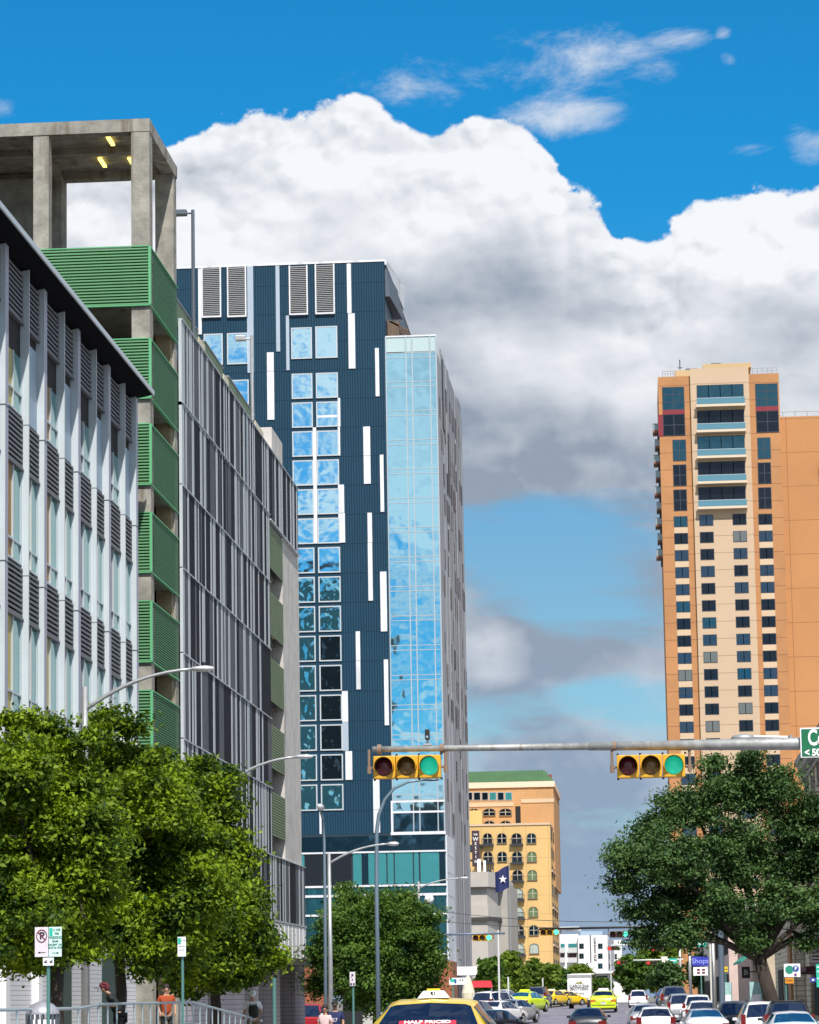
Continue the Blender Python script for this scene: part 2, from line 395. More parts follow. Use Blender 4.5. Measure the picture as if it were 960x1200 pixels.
pave = mat('pavement_concrete', (.36,.34,.31), .9, var=.15, scale=1, bump=.15)
strip('ground', -3000, 3000, -.10, soil)
strip('road', -11, 4.6, 0, asph, -200, 620)
mb = MB(); mb.box(-120, -10.9, 150, 163, -.5, -.2); o = mb.build('side_road', asph); tag(o, kind='structure')
paintw = mat('road_paint', (.75,.75,.72), .7, var=.1, scale=3)
mb = MB()
for x in (-7.4, -4.0, -.6, 2.2):
    y = 30
    while y < 420:
        mb.quad([(x-.06,y,g(y)+.004),(x+.06,y,g(y)+.004),(x+.06,y+3,g(y+3)+.004),(x-.06,y+3,g(y+3)+.004)]); y += 9
for k in range(16):
    x = -10.4+k*.95; 
    if x+.5 < 4.5: mb.quad([(x,166,g(166)+.004),(x+.5,166,g(166)+.004),(x+.5,169,g(169)+.004),(x,169,g(169)+.004)])
for yy in (147.5, 170.5, 240):
    mb.quad([(-11,yy,g(yy)+.006),(4.6,yy,g(yy)+.006),(4.6,yy+.6,g(yy+.6)+.006),(-11,yy+.6,g(yy+.6)+.006)])
tag(mb.build('road_marking', paintw), kind='structure')
strip('pavement', 4.75, 9.6, .14, pave, -200, 148)
strip('pavement', 4.75, 9.6, .14, pave, 166, 620)
strip('kerb', 4.6, 4.75, .15, pave, -200, 148); strip('kerb', 4.6, 4.75, .15, pave, 166, 620)
strip('pavement', -16.9, -11.15, .14, pave, 92, 149)
strip('pavement', -20.3, -11.15, .14, pave, 164, 620)
strip('kerb', -11.15, -11, .15, pave, 92, 149); strip('kerb', -11.15, -11, .15, pave, 164, 620)
# raised walk on the left with a ramp at its far end
mb = MB()
mb.hexa([(-16.9,30,-.6),(-11.6,30,-.6),(-11.6,78,-.6),(-16.9,78,-.6)], [(-16.9,30,.55),(-11.6,30,.55),(-11.6,78,.55),(-16.9,78,.55)])
mb.hexa([(-16.9,78,-.6),(-11.6,78,-.6),(-11.6,96,-.6),(-16.9,96,-.6)], [(-16.9,78,.55),(-11.6,78,.55),(-11.6,96,-.1),(-16.9,96,-.1)])
tag(mb.build('raised_walk', pave), kind='structure')
def gl(y):                                   # walking level on the left
    if y < 78: return .55
    if y < 96: return .55-.65*(y-78)/18
    return g(y)+.14

# ------------------------------------------------------------------ near left: laboratory-like office building
teal = glassm('teal_glass', (.10,.30,.30), .06, .15, .5, .6)
deepg = glassm('dark_glass', (.05,.08,.09), .06, .15, .5, .7)
blind = mat('yellow_blind', (.42,.36,.13), .7, var=.1, scale=1)
blindb = mat('brown_blind', (.30,.17,.05), .7, var=.1, scale=1)
framew = mat('window_frame_pale', (.5,.55,.58), .4, .4)
brickw = gridm('white_brick', (.62,.61,.64), (.30,.30,.32), .4, .13, .012, .018, .8, 'xy', var=.10)
ob_ = thing('office_building', 'grey office building with tall pale fins and dark louvres at the left edge', 'building', (-17, 60, 0), world=True)
FX = -17.0
mb = MB(); mb.box(-45, FX-1.1, 55, 97.2, -.6, 22.3); mb.build('wall', darkc, ob_)
mb = MB(); mb.box(FX-1.1, FX, 55, 97.2, -.6, 3.9); mb.build('base_wall', brickw, ob_)
# canopy
mb = MB(); mb.hexa([(-46,52,22.42),(-17.1,52,22.42),(-17.1,97.2,22.42),(-46,97.2,22.42)],[(-46,52,22.72),(-17.1,52,22.72),(-17.1,97.2,22.72),(-46,97.2,22.72)],0); mb.hexa([(-17.1,52,22.36),(-16.35,52,22.52),(-16.35,97.3,22.52),(-17.1,97.3,22.36)],[(-17.1,52,22.72),(-16.35,52,22.62),(-16.35,97.3,22.62),(-17.1,97.3,22.72)],0); mb.box(-16.35, -16.30, 52, 97.35, 22.50, 22.66, 1)
mb.build('roof', [mat('canopy_soffit', (.008,.009,.012), .95, spec=.05), alu], ob_)
fl = [22.35, 18.15, 13.9, 9.65, 5.4]        # louvre band tops
cols = [(71.2,'A'),(73.6,'B'),(76.5,'A')]   # nearer ones stand just off the picture
ymods = [69.2, 74.15, 79.35, 84.45, 89.6, 94.75]
fins = []
for y in ymods: fins += [(y, 'A'), (y+2.25, 'B')]
for y, k in fins:
    mb = MB()
    if k == 'A':
        mb.box(FX-.30, FX+.13, y-.03, y+.06, 3.9, 22.42, 0)
        for z in (5.2,9.4,13.6,17.9): mb.box(FX-.31, FX+.133, y-.033, y+.063, z, z+.025, 1)
        mb.build('fin', [alu, steeld], ob_)
    else:
        # box column: folded, with its lower side facing the street kinked at each storey
        mb.box(FX-.6, FX+.11, y-.02, y+.36, 3.9, 22.42, 0); mb.box(FX-.6, FX+.115, y-.06, y-.022, 3.9, 22.42, 2)
        for z in (5.2,9.4,13.6,17.9): mb.box(FX-.61, FX+.118, y-.065, y+.363, z-.02, z+.02, 1)
        mb.build('column', [alul, steeld, alu], ob_)  # street face in the shaded tone, camera face in the lit pale one
fins.append((97.2, 'A'))
rr = random.Random(3)
for (y, k), (y2, k2) in zip(fins, fins[1:]):
    a = y+(.065 if k == 'A' else .37); b = y2-(.035 if k2 == 'A' else .065)
    if y2 == 97.2: b = 97.1
    for i, zt in enumerate(fl):
        zb = zt-1.5
        mb = MB(); nb = 10
        for q in range(nb):
            z = zb+.04+q*(1.46/nb); mb.hexa([(FX-.16,a,z+.02),(FX-.03,a,z-.03),(FX-.03,b,z-.03),(FX-.16,b,z+.02)], [(FX-.16,a,z+.055),(FX-.03,a,z+.045),(FX-.03,b,z+.045),(FX-.16,b,z+.055)])
        mb.box(FX-.18, FX+.0, a, b, zb-.07, zb-.01); 
        mb.build('louvre', louvm, ob_)
        # window below the louvre
        z1 = zb-.07; z0 = (fl[i+1] if i+1 < len(fl) else 3.9)
        upper = False
        if i == 0:
            if k == 'A':
                MB().box(FX-.14, FX-.10, a, b, z0, z1-.3).build('blue_panel', alub, ob_); MB().box(FX-.5, FX-.141, a, b, z1-.3, z1).build('bay_top_shade', dark, ob_); continue  # dark box above the panel stands for shade
            MB().box(FX-.14, FX-.12, a, b, z1-.95, z1).build('bay_top_shade', dark, ob_); z1 -= .95  # dark strip put in as the shade below the louvre
        f = MB(); xx = FX-.50 if upper else FX-.14
        f.box(xx, xx+.08, a, a+.06, z0, z1); f.box(xx, xx+.08, b-.06, b, z0, z1); f.box(xx, xx+.08, a+.06, b-.06, z0, z0+.06)
        m1 = a+(b-a)*.55; f.box(xx, xx+.09, m1-.03, m1+.03, z0+.06, z1)
        if not upper: f.box(xx+.001, xx+.085, a+.06, m1-.03, z0+.55, z0+.61); f.box(xx+.001, xx+.085, m1+.03, b-.06, z0+.55, z0+.61)
        fo = f.build('window', framew, ob_)
        p = MB()
        p.box(xx+.01, xx+.03, a+.06, m1-.03, z0+.06, z1, 1 if not upper else 0); p.box(xx+.01, xx+.03, m1+.03, b-.06, z0+.06, z1, 0)
        bl = blind if rr.random() < .55 else blindb
        if y > 86: bl = deepg
        p.build('pane', [teal, bl], fo)
        if upper:   # slanted reveal panel beside the recessed top windows
            s = MB(); ym = b-(b-a)*.42
            s.quad([(FX-.50, ym, z0), (FX-.02, b-.002, z0), (FX-.02, b-.002, z1-.15), (FX-.50, ym, z1-.5)])
            s.quad([(FX-.50, ym, z1-.5), (FX-.02, b-.002, z1-.15), (FX-.50, b-.002, z1-.15)])
            s.build('reveal_panel', alub, ob_)
# ground floor features
for (a, b) in ((57.5,60.5),(66.0,68.4),(83,86),(91,94)): MB().box(FX+.003, FX+.03, a, b, .5, 3.2).build('ground_floor_window', mat('green_mesh_glass', (.012,.05,.042), .4), ob_)
for y in (62.5, 72.2, 76.4, 80.6): MB().box(FX+.01, FX+.22, y-.25, y+.25, -.4, 4.1).build('pilaster', white, ob_)

# ------------------------------------------------------------------ parking garage
gar = thing('parking_garage', 'tall concrete parking garage with green slatted stair balconies and a grey striped metal screen', 'garage', (-17, 106, 0), world=True)
BZ = [(26.38,28.5),(23.0,25.12),(19.89,22.03),(16.75,18.85),(13.58,15.69),(10.42,12.53),(7.26,9.37),(4.1,6.21)]
# open stair tower frame
mb = MB()
mb.box(-28, -16.88, 100, 100.5, 32.78, 33.25)
mb.box(-28, -16.88, 105.75, 106.25, 32.78, 33.25)
mb.box(-17.38, -16.885, 100.5, 105.75, 32.785, 33.252)
mb.box(-28, -17.38, 100.5, 105.75, 33.06, 33.24)
for y in (102.6,): mb.box(-28, -17.38, y, y+.35, 32.8, 33.06)
mb.box(-21.6, -21.2, 100.5, 105.75, 32.79, 33.06)
mb.build('roof_slab', concrete, gar)
for (x0, x1, y0, y1) in ((-21.12,-20.56,100.03,100.6),(-17.56,-16.9,100.02,100.68),(-21.70,-21.13,105.2,106.2),(-17.62,-16.92,105.55,106.22),(-25.6,-25,100.03,100.6)):
    MB().box(x0, x1, y0, y1, 26.0 if x1 < -18 else 0, 32.78).build('column', concrete, gar)
mb = MB(); mb.box(-28, -21.71, 105.4, 105.8, 22, 32.78)
for z in (28.2, 30.6): mb.box(-28, -21.71, 105.39, 105.4, z, z+.03)
mb.build('stair_wall', concrete, gar)
lamp = mat('lit_tube', (.9,.75,.2), .5, emit=(1,.78,.18), es=2.2)
for (x, y) in ((-18.6, 101.6), (-19.4,104.3), (-18.3,104.4)):
    MB().box(x-.07, x+.07, y-.55, y+.55, 32.93, 33.0).build('ceiling_light', lamp, gar)
for zb, zt in BZ:
    sl_ = MB(); n = 19; h = (zt-zb)/n
    sl_.box(-24.5, -16.99, 100.02, 100.06, zb, zt, 1)
    for i in range(n):
        z = zb+i*h; sl_.hexa([(-24.5,99.93,z+.015),(-16.93,99.93,z+.015),(-16.93,100.02,z+.0),(-24.5,100.02,z+.0)], [(-24.5,99.93,z+h*.62),(-16.93,99.93,z+h*.62),(-16.93,100.02,z+h*.78),(-24.5,100.02,z+h*.78)])
    sl_.build('green_balcony_front', [green, mat('green_shadow_gap', (.015,.085,.035), .8)], gar)
    s2 = MB(); n = 24; h = (zt-zb)/n
    s2.box(-17.0, -16.96, 100.1, 106.2, zb, zt, 1)
    for i in range(n):
        z = zb+i*h; s2.box(-16.96, -16.90, 100.1, 106.2, z+.01, z+h*.62)
    s2.build('green_balcony_side', [mat('green_slat_shaded', (.06,.19,.085), .6), MAT['green_shadow_gap']], gar)  # darker copy of the slat green: the side's shade put into colour
    t = MB(); t.box(-16.93, -16.84, 99.9, 100.02, zb, zt); t.box(-24.5, -16.93, 99.91, 100.0, zt, zt+.04); t.box(-16.98, -16.86, 100.02, 106.22, zt, zt+.04); t.box(-24.5, -16.86, 99.91, 100.0, zb-.04, zb); t.box(-16.98, -16.86, 100.02, 106.22, zb-.04, zb)
    t.build('green_edge_trim', greent, gar)
    f = MB(); f.box(-24.5, -17.02, 100.1, 106.2, zb+.1, zb+.4); f.build('landing', concrete, gar)
# stair core behind the balconies
mb = MB(); mb.box(-24.5, -17.4, 105.9, 106.5, 0, 26.0); mb.box(-24.8, -24.5, 100.1, 106, 0, 30); mb.box(-20.8,-20.5,102,105.9,0,26)
mb.build('stair_core', darkc, gar)
mb = MB(); mb.box(-17.6, -17.02, 105.3, 105.88, 0, 28.2); mb.build('column', mat('brown_concrete', (.33,.25,.16), .9, var=.3, scale=1.5), gar)
# recess between tower and screen
mb = MB(); mb.box(-17.9, -17.5, 106.25, 107.7, 0, 27.6, 0)
for i in range(34): mb.box(-17.45, -17.2, 106.5, 106.62, .5+i*.8, .5+i*.8+.3, 1)
mb.box(-17.3, -17.12, 107.2, 107.32, 0, 27.6, 2)
mb.build('recess_frame', [dark, steeld, mat('teal_steel', (.09,.16,.16), .5, .3)], gar)
# main decks
mb = MB(); mb.box(-48, -17.75, 107.7, 139.5, 0, 3.2)
for k in range(8):
    z = 3.0+k*3.16; mb.box(-48, -17.45, 107.7, 139.45, z, z+.35)
mb.build('deck', concrete, gar)
mb = MB(); mb.box(-48, -26, 107.7, 146, 0, 26.9); mb.build('deck_core', darkc, gar)
for y in (112,118,124,130,136): MB().box(-18.3, -17.8, y-.3, y+.3, 0, 27).build('column', concrete, gar)
mb = MB(); mb.box(-48, -17.08, 139.5, 146.3, 3.4, 26.9)
mb.build('end_wall', concrete2, gar)
zl = mat('light_zinc', (.44,.47,.50), .75, 0, spec=.15, var=.08, scale=.9); zm = mat('mid_zinc', (.10,.108,.12), .75, 0, spec=.15, var=.15, scale=.9); zd = mat('dark_zinc', (.014,.016,.024), .75, 0, spec=.12, var=.25, scale=1.3)
SZ = [27.72, 24.47, 21.25, 18.05, 14.8, 11.55, 8.45, 5.45]
rz = random.Random(11)
for r_ in range(7):
    zt, zb = SZ[r_], SZ[r_+1]; y = 107.8; yend = 145.6 if r_ == 0 else (146.9 if r_ == 6 else 134.0)
    if r_ == 0: zb = 24.3
    mb = MB(); last = 1
    while y < yend-.05:
        tt = rz.random()
        if last != 0 and tt < .62: k = 0; wd = rz.choice((.2,.35,.5,.7))
        else: k = rz.choice((1,2,2)); wd = rz.choice((.3,.5,.9,1.3))
        y2 = min(y+wd, yend); out = {0:.012, 1:.004, 2:0}[k]+rz.random()*.004
        mb.hexa([(-17.06,y,zb+.03),(-17+out,y+.0,zb+.03),(-17+out,y2-.0,zb+.03),(-17.06,y2,zb+.03)], [(-17.06,y,zt-.05),(-17+out,y,zt-.05),(-17+out,y2,zt-.05),(-17.06,y2,zt-.05)], k)
        y = y2; last = k
    mb.build('screen_panel', [zl, zm, zd], gar)
    mb = MB(); mb.box(-17.1, -16.94, 107.7, yend, zt-.05, zt-.01); mb.box(-17.1, -16.985, 107.7, 107.8, zb+.03, zt-.05); mb.build('screen_rail', alu, gar)
mb = MB(); mb.box(-17.2, -16.92, 134, 145.6, 24.20, 24.27); mb.box(-17.2, -16.92, 107.7, 146.9, 5.38, 5.45); mb.build('screen_rail', alu, gar)
# olive balconies at the ramp end
for zb, zt in ((22.04,24.1),(18.86,20.9),(15.7,17.75),(12.55,14.6),(9.4,11.45)):
    mb = MB(); n = 16; h = (zt-zb)/n; mb.box(-17.14, -17.10, 134.02, 139.48, zb, zt, 1)
    for i in range(n): mb.box(-17.10, -17.05, 134.02, 139.48, zb+i*h, zb+i*h+h*.72, 0)
    mb.build('olive_balcony', [olive, mat('olive_gap', (.04,.065,.03), .7)], gar)
mb = MB(); mb.box(-17.9, -17.65, 138.3, 139.45, 5.5, 25, 0); mb.box(-26, -17.95, 139.2, 139.47, 5.5, 26, 0); mb.build('ramp_wall', mat('beige_concrete', (.42,.33,.24), .9, var=.2, scale=1), gar)  # beige concrete of the ramp's back wall
# roof parapet
for a, b in ((106.6,114.2),(116.0,121.3),(122.9,131.5)):
    mb = MB(); n = 12
    for i in range(n): mb.box(-17.40, -17.33, a, b, 27.72+i*.083, 27.72+i*.083+.066, 0)
    mb.box(-17.44, -17.41, a, b, 27.7, 28.72, 1); mb.box(-17.46,-17.3,a,b,28.72,28.76,2)
    mb.build('olive_parapet', [olive, MAT['olive_gap'], alul], gar)
for y0, y1 in ((114.25,115.95),(121.35,122.85),(131.6,134.5)): MB().box(-17.6, -17.3, y0, y1, 26.5, 28.5).build('parapet_post', mat('cream_concrete', (.62,.55,.42), .85, var=.1, scale=2), gar)
MB().box(-17.95, -17.1, 136, 140.2, 26.9, 29.05).box(-18.9, -17.96, 136.1, 140.2, 26.9, 28.6).build('roof_stair_box', concrete2, gar)
# base: white panelled band, canopy, brick piers
mb = MB(); mb.box(-17.6, -16.95, 107.7, 146.6, 3.75, 5.36)
for k in range(26): mb.box(-16.95, -16.93, 107.8+k*1.5, 107.83+k*1.5, 3.75, 5.36)
mb.build('base_band', mat('white_panel', (.72,.72,.72), .6, var=.05), gar)
mb = MB(); mb.box(-17.9, -16.3, 107.7, 147.2, 3.4, 3.72); mb.build('canopy', [mat('canopy_dark', (.09,.09,.10), .5)], gar)
lav = gridm('lavender_brick', (.36,.33,.37), (.16,.15,.17), .4, .2, .02, .025, .85, 'xy', var=.15)
for y0, y1 in ((107.7,113.5),(115.5,124),(127,128.6),(134.6,136.2),(142.2,146.3)): MB().box(-17.9, -17.0, y0, y1, -.6, 3.4).build('brick_pier', lav, gar)
MB().box(-22, -19, 107.7, 146, -.5, 3.4).build('entry_wall', dark, gar)
# ------------------------------------------------------------------ blue hotel tower
YB = 300.0
def bq(px, py, Y=YB):
    p = P(px, py, Y); return p.x, p.z
blue = gridm('blue_ribbed_cladding', (.010,.046,.084), (.004,.018,.038), .27, 3.12, .07, .05, .42, 'x', offz=.2, var=.10, bump=.8, vs=.15)
trimw = mat('white_trim', (.66,.66,.70), .5, .1, var=.08, scale=1.2, dirt=((.50,.50,.53), .9, .56))
trimg = mat('grey_trim', (.36,.42,.50), .5, .2, var=.05, scale=.5)
skyg = glassm('sky_glass', (.36,.66,.80), .03, .20, .45, 1.0)
skyg2 = glassm('window_glass', (.48,.74,.86), .04, .12, .7, 1.0)
navyg = glassm('navy_glass', (.05,.13,.20), .05, .3, .4, .9)
tealp = glassm('teal_panel_glass', (.07,.33,.36), .15, .2, .8, .45)
ht = thing('hotel_tower', 'tall dark blue ribbed tower with white strips and a sky reflecting corner bay', 'building', (-35, YB, 0), world=True)
X1 = -25.45; XB = -20.1; ZT = 79.65; ZP = 18.8
MB().box(-52, X1, YB, 343, ZP, ZT).build('wall', blue, ht)
mb = MB(); mb.box(-52.05, X1+.05, YB-.08, YB+.4, ZT, ZT+.22); mb.box(X1-.3, X1+.1, YB+.4, 343, ZT, ZT+.2); mb.build('roof_edge', trimw, ht)
# overhanging roof fin at the corner
mb = MB(); mb.hexa([(X1+.02,YB+.3,75.9),(X1+.5,YB+.3,75.9),(X1+1.0,311,75.9),(X1+.02,311,75.9)], [(X1+.02,YB+.3,79.5),(X1+.12,YB+.3,79.6),(X1+1.0,311,79.5),(X1+.02,311,79.5)], 0)
mb.hexa([(X1+.02,YB-.05,79.3),(X1+.2,YB-.05,79.3),(X1+1.15,311.2,77.0),(X1+1.02,311.2,77.0)],[(X1+.02,YB-.05,79.75),(X1+.25,YB-.05,79.75),(X1+1.25,311.2,79.6),(X1+1.02,311.2,79.6)],1)
mb.build('roof_fin', [steeld, trimw], ht)
mb = MB(); mb.box(X1+.05, X1+1.3, 302, 312, 71.6, 73.6)
for k in range(9): mb.hexa([(X1+.1,302+k,73.6-.1*k),(X1+2.3,302+k,72.4-.1*k),(X1+2.3,302.3+k,72.4-.1*k),(X1+.1,302.3+k,73.6-.1*k)],[(X1+.1,302+k,73.8-.1*k),(X1+2.3,302+k,72.6-.1*k),(X1+2.3,302.3+k,72.6-.1*k),(X1+.1,302.3+k,73.8-.1*k)])
mb.build('roof_pergola', mat('brown_timber', (.13,.09,.065), .8, var=.3, scale=2), ht)
blue.node_tree.nodes['Principled BSDF'].inputs['Specular IOR Level'].default_value = .25
def rect(px0, px1, py0, py1, y0, y1, Y=YB):
    a, zt = bq((px0), py0, Y); b, zb = bq(px1, (py1), Y); a2, _ = bq(px0, (py0+py1)/2, Y); b2, _ = bq(px1, (py0+py1)/2, Y)
    _, zt = bq((px0+px1)/2, py0, Y); _, zb = bq((px0+px1)/2, py1, Y)
    return a2, b2, y0, y1, zb, zt
# louvre bays at the top
lg = mat('louvre_grey', (.27,.27,.28), .6)
for p in ((236.5,259.5,314,372.5),(266.5,289,313,372),(339,361,311.5,369.5),(369.5,392.5,310,368.5)):
    x0,x1,y0,y1,zb,zt = rect(*p, YB-.25, YB-.02)
    mb = MB(); mb.box(x0, x0+.14, YB-.3, YB-.02, zb, zt); mb.box(x1-.14, x1, YB-.3, YB-.02, zb, zt); mb.box(x0+.14, x1-.14, YB-.3, YB-.02, zb, zb+.14)
    fo = mb.build('louvre_frame', trimw, ht)
    mb = MB(); n = 26; h = (zt-zb-.14)/n
    for i in range(n):
        z = zb+.14+i*h; mb.hexa([(x0+.14,YB-.22,z),(x1-.14,YB-.22,z),(x1-.14,YB-.03,z+h*.4),(x0+.14,YB-.03,z+h*.4)], [(x0+.14,YB-.22,z+h*.35),(x1-.14,YB-.22,z+h*.35),(x1-.14,YB-.03,z+h*.8),(x0+.14,YB-.03,z+h*.8)])
    mb.build('louvre', lg, fo)
# vertical strips
for (x0,x1,y0,y1,c) in ((232.5,236.4,315,392,'w'),(290,297,312,373,'g'),(290,297.5,373,437,'g'),(294,297.3,437,520,'g'),(323.5,328,311.5,412,'g'),(335.5,339.2,370,434,'g'),(406.8,411.8,309,367,'w'),(408.5,416.3,367.4,432,'w'),(313,321,413,435,'w'),(313.3,321.5,435.4,492,'w'),(426,434,500,534,'w'),(426.5,434.5,534.4,567,'w'),(431,436.2,601,636,'w'),(431.6,436.8,636.4,704,'w'),(440,444.5,408,464.5,'w'),(445.7,450,533,600,'w'),(446,453.5,670,740,'w'),(417.2,422.2,740,774,'w'),(417.6,422.6,774.4,808,'w'),(367.5,371.5,501,637,'w'),(396.2,399,466.5,500,'w'),(396.2,398.8,500.4,534,'w'),(396.5,403.5,568,601,'w'),(397,404.5,601.4,636,'w'),(401,408,810,846,'w'),(401.5,408.5,846.4,880,'g'),(405,413,880.4,914,'w'),(437.5,445,913,949,'w'),(438,445.5,949.4,976,'w'),(450.5,455.5,773,850,'w'),(374.6,377,949.5,977.5,'w'),(371,396.5,486.6,489.4,'w'),(345,350,880,881.5,'w')):
    r0 = rect(x0,x1,y0,y1,YB-.10,YB-.005); MB().box(*r0).build('facade_strip', trimw if c == 'w' else trimg, ht)
def win(parent, x0, x1, zb, zt, Y, fm, gm, fr=.13, d=.12, mull=0, name='window', transom=0, rec=0):
    f = MB(); y = Y-d
    f.box(x0, x0+fr, y, Y-.004, zb, zt); f.box(x1-fr, x1, y, Y-.004, zb, zt); f.box(x0+fr, x1-fr, y, Y-.004, zt-fr, zt); f.box(x0+fr, x1-fr, y, Y-.004, zb, zb+fr)
    for k in range(mull): xm = x0+(x1-x0)*(k+1)/(mull+1); f.box(xm-.06, xm+.06, y-.0, Y-.02, zb+fr, zt-fr)
    for k in range(transom): zm = zb+(zt-zb)*(k+1)/(transom+1); f.box(x0+fr, x1-fr, y+.004, Y-.022, zm-.06, zm+.06)
    fo = f.build(name, fm, parent)
    MB().box(x0+fr, x1-fr, Y-.06, Y-.03, zb+fr, zt-fr).build('pane', gm, fo)
    return fo
framel = mat('window_frame_light', (.50,.53,.56), .45, .3)
cA, cB = (-35.52, -33.3), (-32.93, -30.58)
win(ht, *cA, 69.35, 72.75, YB, framel, skyg2); win(ht, *cB, 69.35, 72.8, YB, framel, skyg2)
rw = random.Random(4)
for k in range(15):
    zt = 67.75-3.12*k; zb = zt-2.72
    for j, c in enumerate((cA, cB)):
        gm = skyg2 if k < 7 else (glassm('dim_reflection_glass', (.22,.52,.62), .04, .35, .8, .95) if (j == 0 or k in (7, 8, 14)) else glassm('dark_reflection_glass', (.05,.07,.09), .04, .35, .8, .9))  # lower rows: mirrored dark buildings put into the glass tint
        win(ht, *c, zb, zt, YB, framel, gm)
for k, (zt, zb) in enumerate(((72.4,69.0),(67.3,64.6),(64.2,61.5),(61.1,58.4))):
    if k == 0: win(ht, -44.9, -42.85, zb, zt, YB, framel, skyg2)
    else: win(ht, -44.9, -42.85, zb, zt, YB, framel, skyg2)
    win(ht, -42.4, -40.1, zb, zt, YB, framel, skyg2)
# corner glass bay
MB().box(X1+.02, XB, YB+.05, 306, ZP, 69.6).build('bay_core', dark, ht)
zs = [71.4]+[69.6-3.12*k for k in range(17)]
xs = [X1, -23.3, -22.65, -20.75, XB]
mb = MB()
for k in range(16):
    zt = 69.6-3.12*k; zb = zt-3.12
    for a, b in zip(xs, xs[1:]): mb.box(a+.03, b-.03, YB-.06, YB-.01, zb+.03, zt-.55, 0); mb.box(a+.03, b-.03, YB-.05, YB-.01, zt-.5, zt-.03, 0)
for a, b in zip(xs, xs[1:]): mb.box(a+.03, b-.03, YB-.06, YB-.01, 22.3 if 0 else 19.6, 19.62, 0)
mb.build('glass_bay', skyg, ht)
mb = MB()
for x in xs: mb.box(x-.06, x+.06, YB-.14, YB+.04, ZP, 71.4)
for k in range(17):
    zt = 69.6-3.12*k
    if zt < 20: continue
    mb.box(X1, XB, YB-.12, YB-.0, zt-.04, zt+.04); mb.box(X1, XB, YB-.115, YB-.0, zt-.54, zt-.46)
mb.build('mullion', mat('mullion_grey', (.45,.5,.54), .4, .5), ht)
mb = MB()
for a, b in zip(xs, xs[1:]): mb.box(a+.05, b-.05, YB-.02, YB+.02, 69.75, 71.35)
mb.box(XB-.03, XB, YB+.05, 304, 69.75, 71.35)
mb.build('parapet_glass', mat('pale_parapet_glass', (.50,.62,.62), .1, .3), ht)
mb = MB(); mb.box(X1-.02, XB+.05, YB-.16, YB, 22.0, 22.2); mb.box(X1-.02, XB+.05, YB-.16, YB, 20.9, 21.1); mb.box(X1-.25, XB+.1, YB-.18, YB, 18.65, 18.96); mb.box(X1-.2, X1-.019, YB-.17, YB, 18.95, 22.2)
mb.build('bay_frame', trimw, ht); MB().box(X1-.02, XB+.05, YB-.12, YB, 71.35, 71.5).build('bay_top_rail', trimw, ht)
MB().box(X1, XB, YB-.1, YB-.02, 18.95, 20.9).build('bay_dark_glass', navyg, ht)
# east side: grey vertical strips
gs1 = mat('side_strip_light', (.27,.28,.31), .6, .1, var=.12, scale=.2); gs2 = mat('side_strip_mid', (.17,.175,.20), .6, var=.15, scale=.2); gs3 = mat('side_strip_dark', (.04,.045,.06), .3, .3)
mb = MB(); rs = random.Random(5); y = YB+.05
while y < 343.4:
    wd = rs.choice((.8,1.2,1.6,2.2)); k = rs.choice((0,0,0,1,1)); y2 = min(y+wd, 343.5)
    top = 69.4 if y < 304.5 else 71.3
    mb.box(XB-.6, XB+rs.random()*.10, y, y2, 0 if k < 2 else 0, top, k); y = y2
mb.box(X1, XB-.6, 304, 343.4, 0, 71)
mb.build('side_cladding', [gs1, gs2], ht)
mb = MB()
for i in range(110):
    y = YB+2+rs.random()*40; z = 19+3.12*rs.randint(0, 15)+.4; mb.box(XB+.02, XB+.11, y, y+rs.choice((.5,.8,1.2)), z, z+2.2)
for (y, a, b) in ((308,63,70.6),(310,62,66),(316,57,64)): MB().box(XB+.02, XB+.16, y, y+2, a, b).build('side_opening', gs3, ht)
wo_ = mb.build('side_window', gs3, ht); wo_['kind'] = 'stuff'
MB().box(X1, XB-.1, 338, 343.4, 71, 72.6).build('roof_plant', gs2, ht)
# podium
MB().box(-36.5, XB, YB+.02, 343, 4.5, ZP).build('podium_core', mat('podium_dark', (.02,.03,.04), .5), ht)
mb = MB(); xx = -36.4
while xx < XB-.1:
    wd = 1.25; mb.box(xx+.02, min(xx+wd, XB)-.02, YB-.10, YB-.02, 17.0, 18.62); xx += wd
mb.build('podium_fascia', navyg, ht)
for (p0, p1, gm) in ((350,357,tealp),(358,384,'d'),(387,412,'d'),(414,424,tealp),(425,431.5,navyg),(432,453,tealp),(454.5,461.5,tealp),(463,484,tealp),(485.5,491,tealp),(493,515,tealp),(516,522,navyg)):
    x0,_ = bq(p0, 1020); x1,_ = bq(p1, 1020)
    if gm == 'd': gm = mat('near_black_glass', (.012,.014,.02), .2)  # near-black panes for the podium's dark bays
    MB().box(x0, x1, YB-.1, YB-.02, 13.6, 16.85).build('podium_window', gm, ht)
mb = MB(); mb.box(-36.5, XB+.12, YB-.2, YB+.01, 16.85, 17.02); mb.box(-36.5, XB+.12, YB-.2, YB+.01, 13.35, 13.55); mb.box(-36.5, XB+.12, YB-.2, YB+.01, 12.35, 12.6); mb.box(-36.5, XB+.12, YB-.2, YB+.01, 10.4, 10.6); mb.box(-36.5, XB+.12, YB-.2, YB+.01, 6.2, 6.4)
mb.build('podium_line', trimw, ht)
mb = MB(); xx = -36.4
for z0, z1 in ((12.62,13.33),(10.62,12.33),(8.5,10.38),(6.42,8.45)):
    xx = -36.4
    while xx < XB-.1: mb.box(xx+.03, min(xx+1.9, XB)-.03, YB-.09, YB-.02, z0, z1); xx += 1.9
mb.build('podium_glass', glassm('podium_glass', (.06,.24,.30), .08, .3, .5, .8), ht)
mb = MB(); mb.box(XB+.05, XB+.2, YB+.0, 311, 5.0, 18.6)
for z in (8.5,10.9,12.4,14.8,16.6): mb.box(XB+.2, XB+.23, YB, 311, z, z+.12)
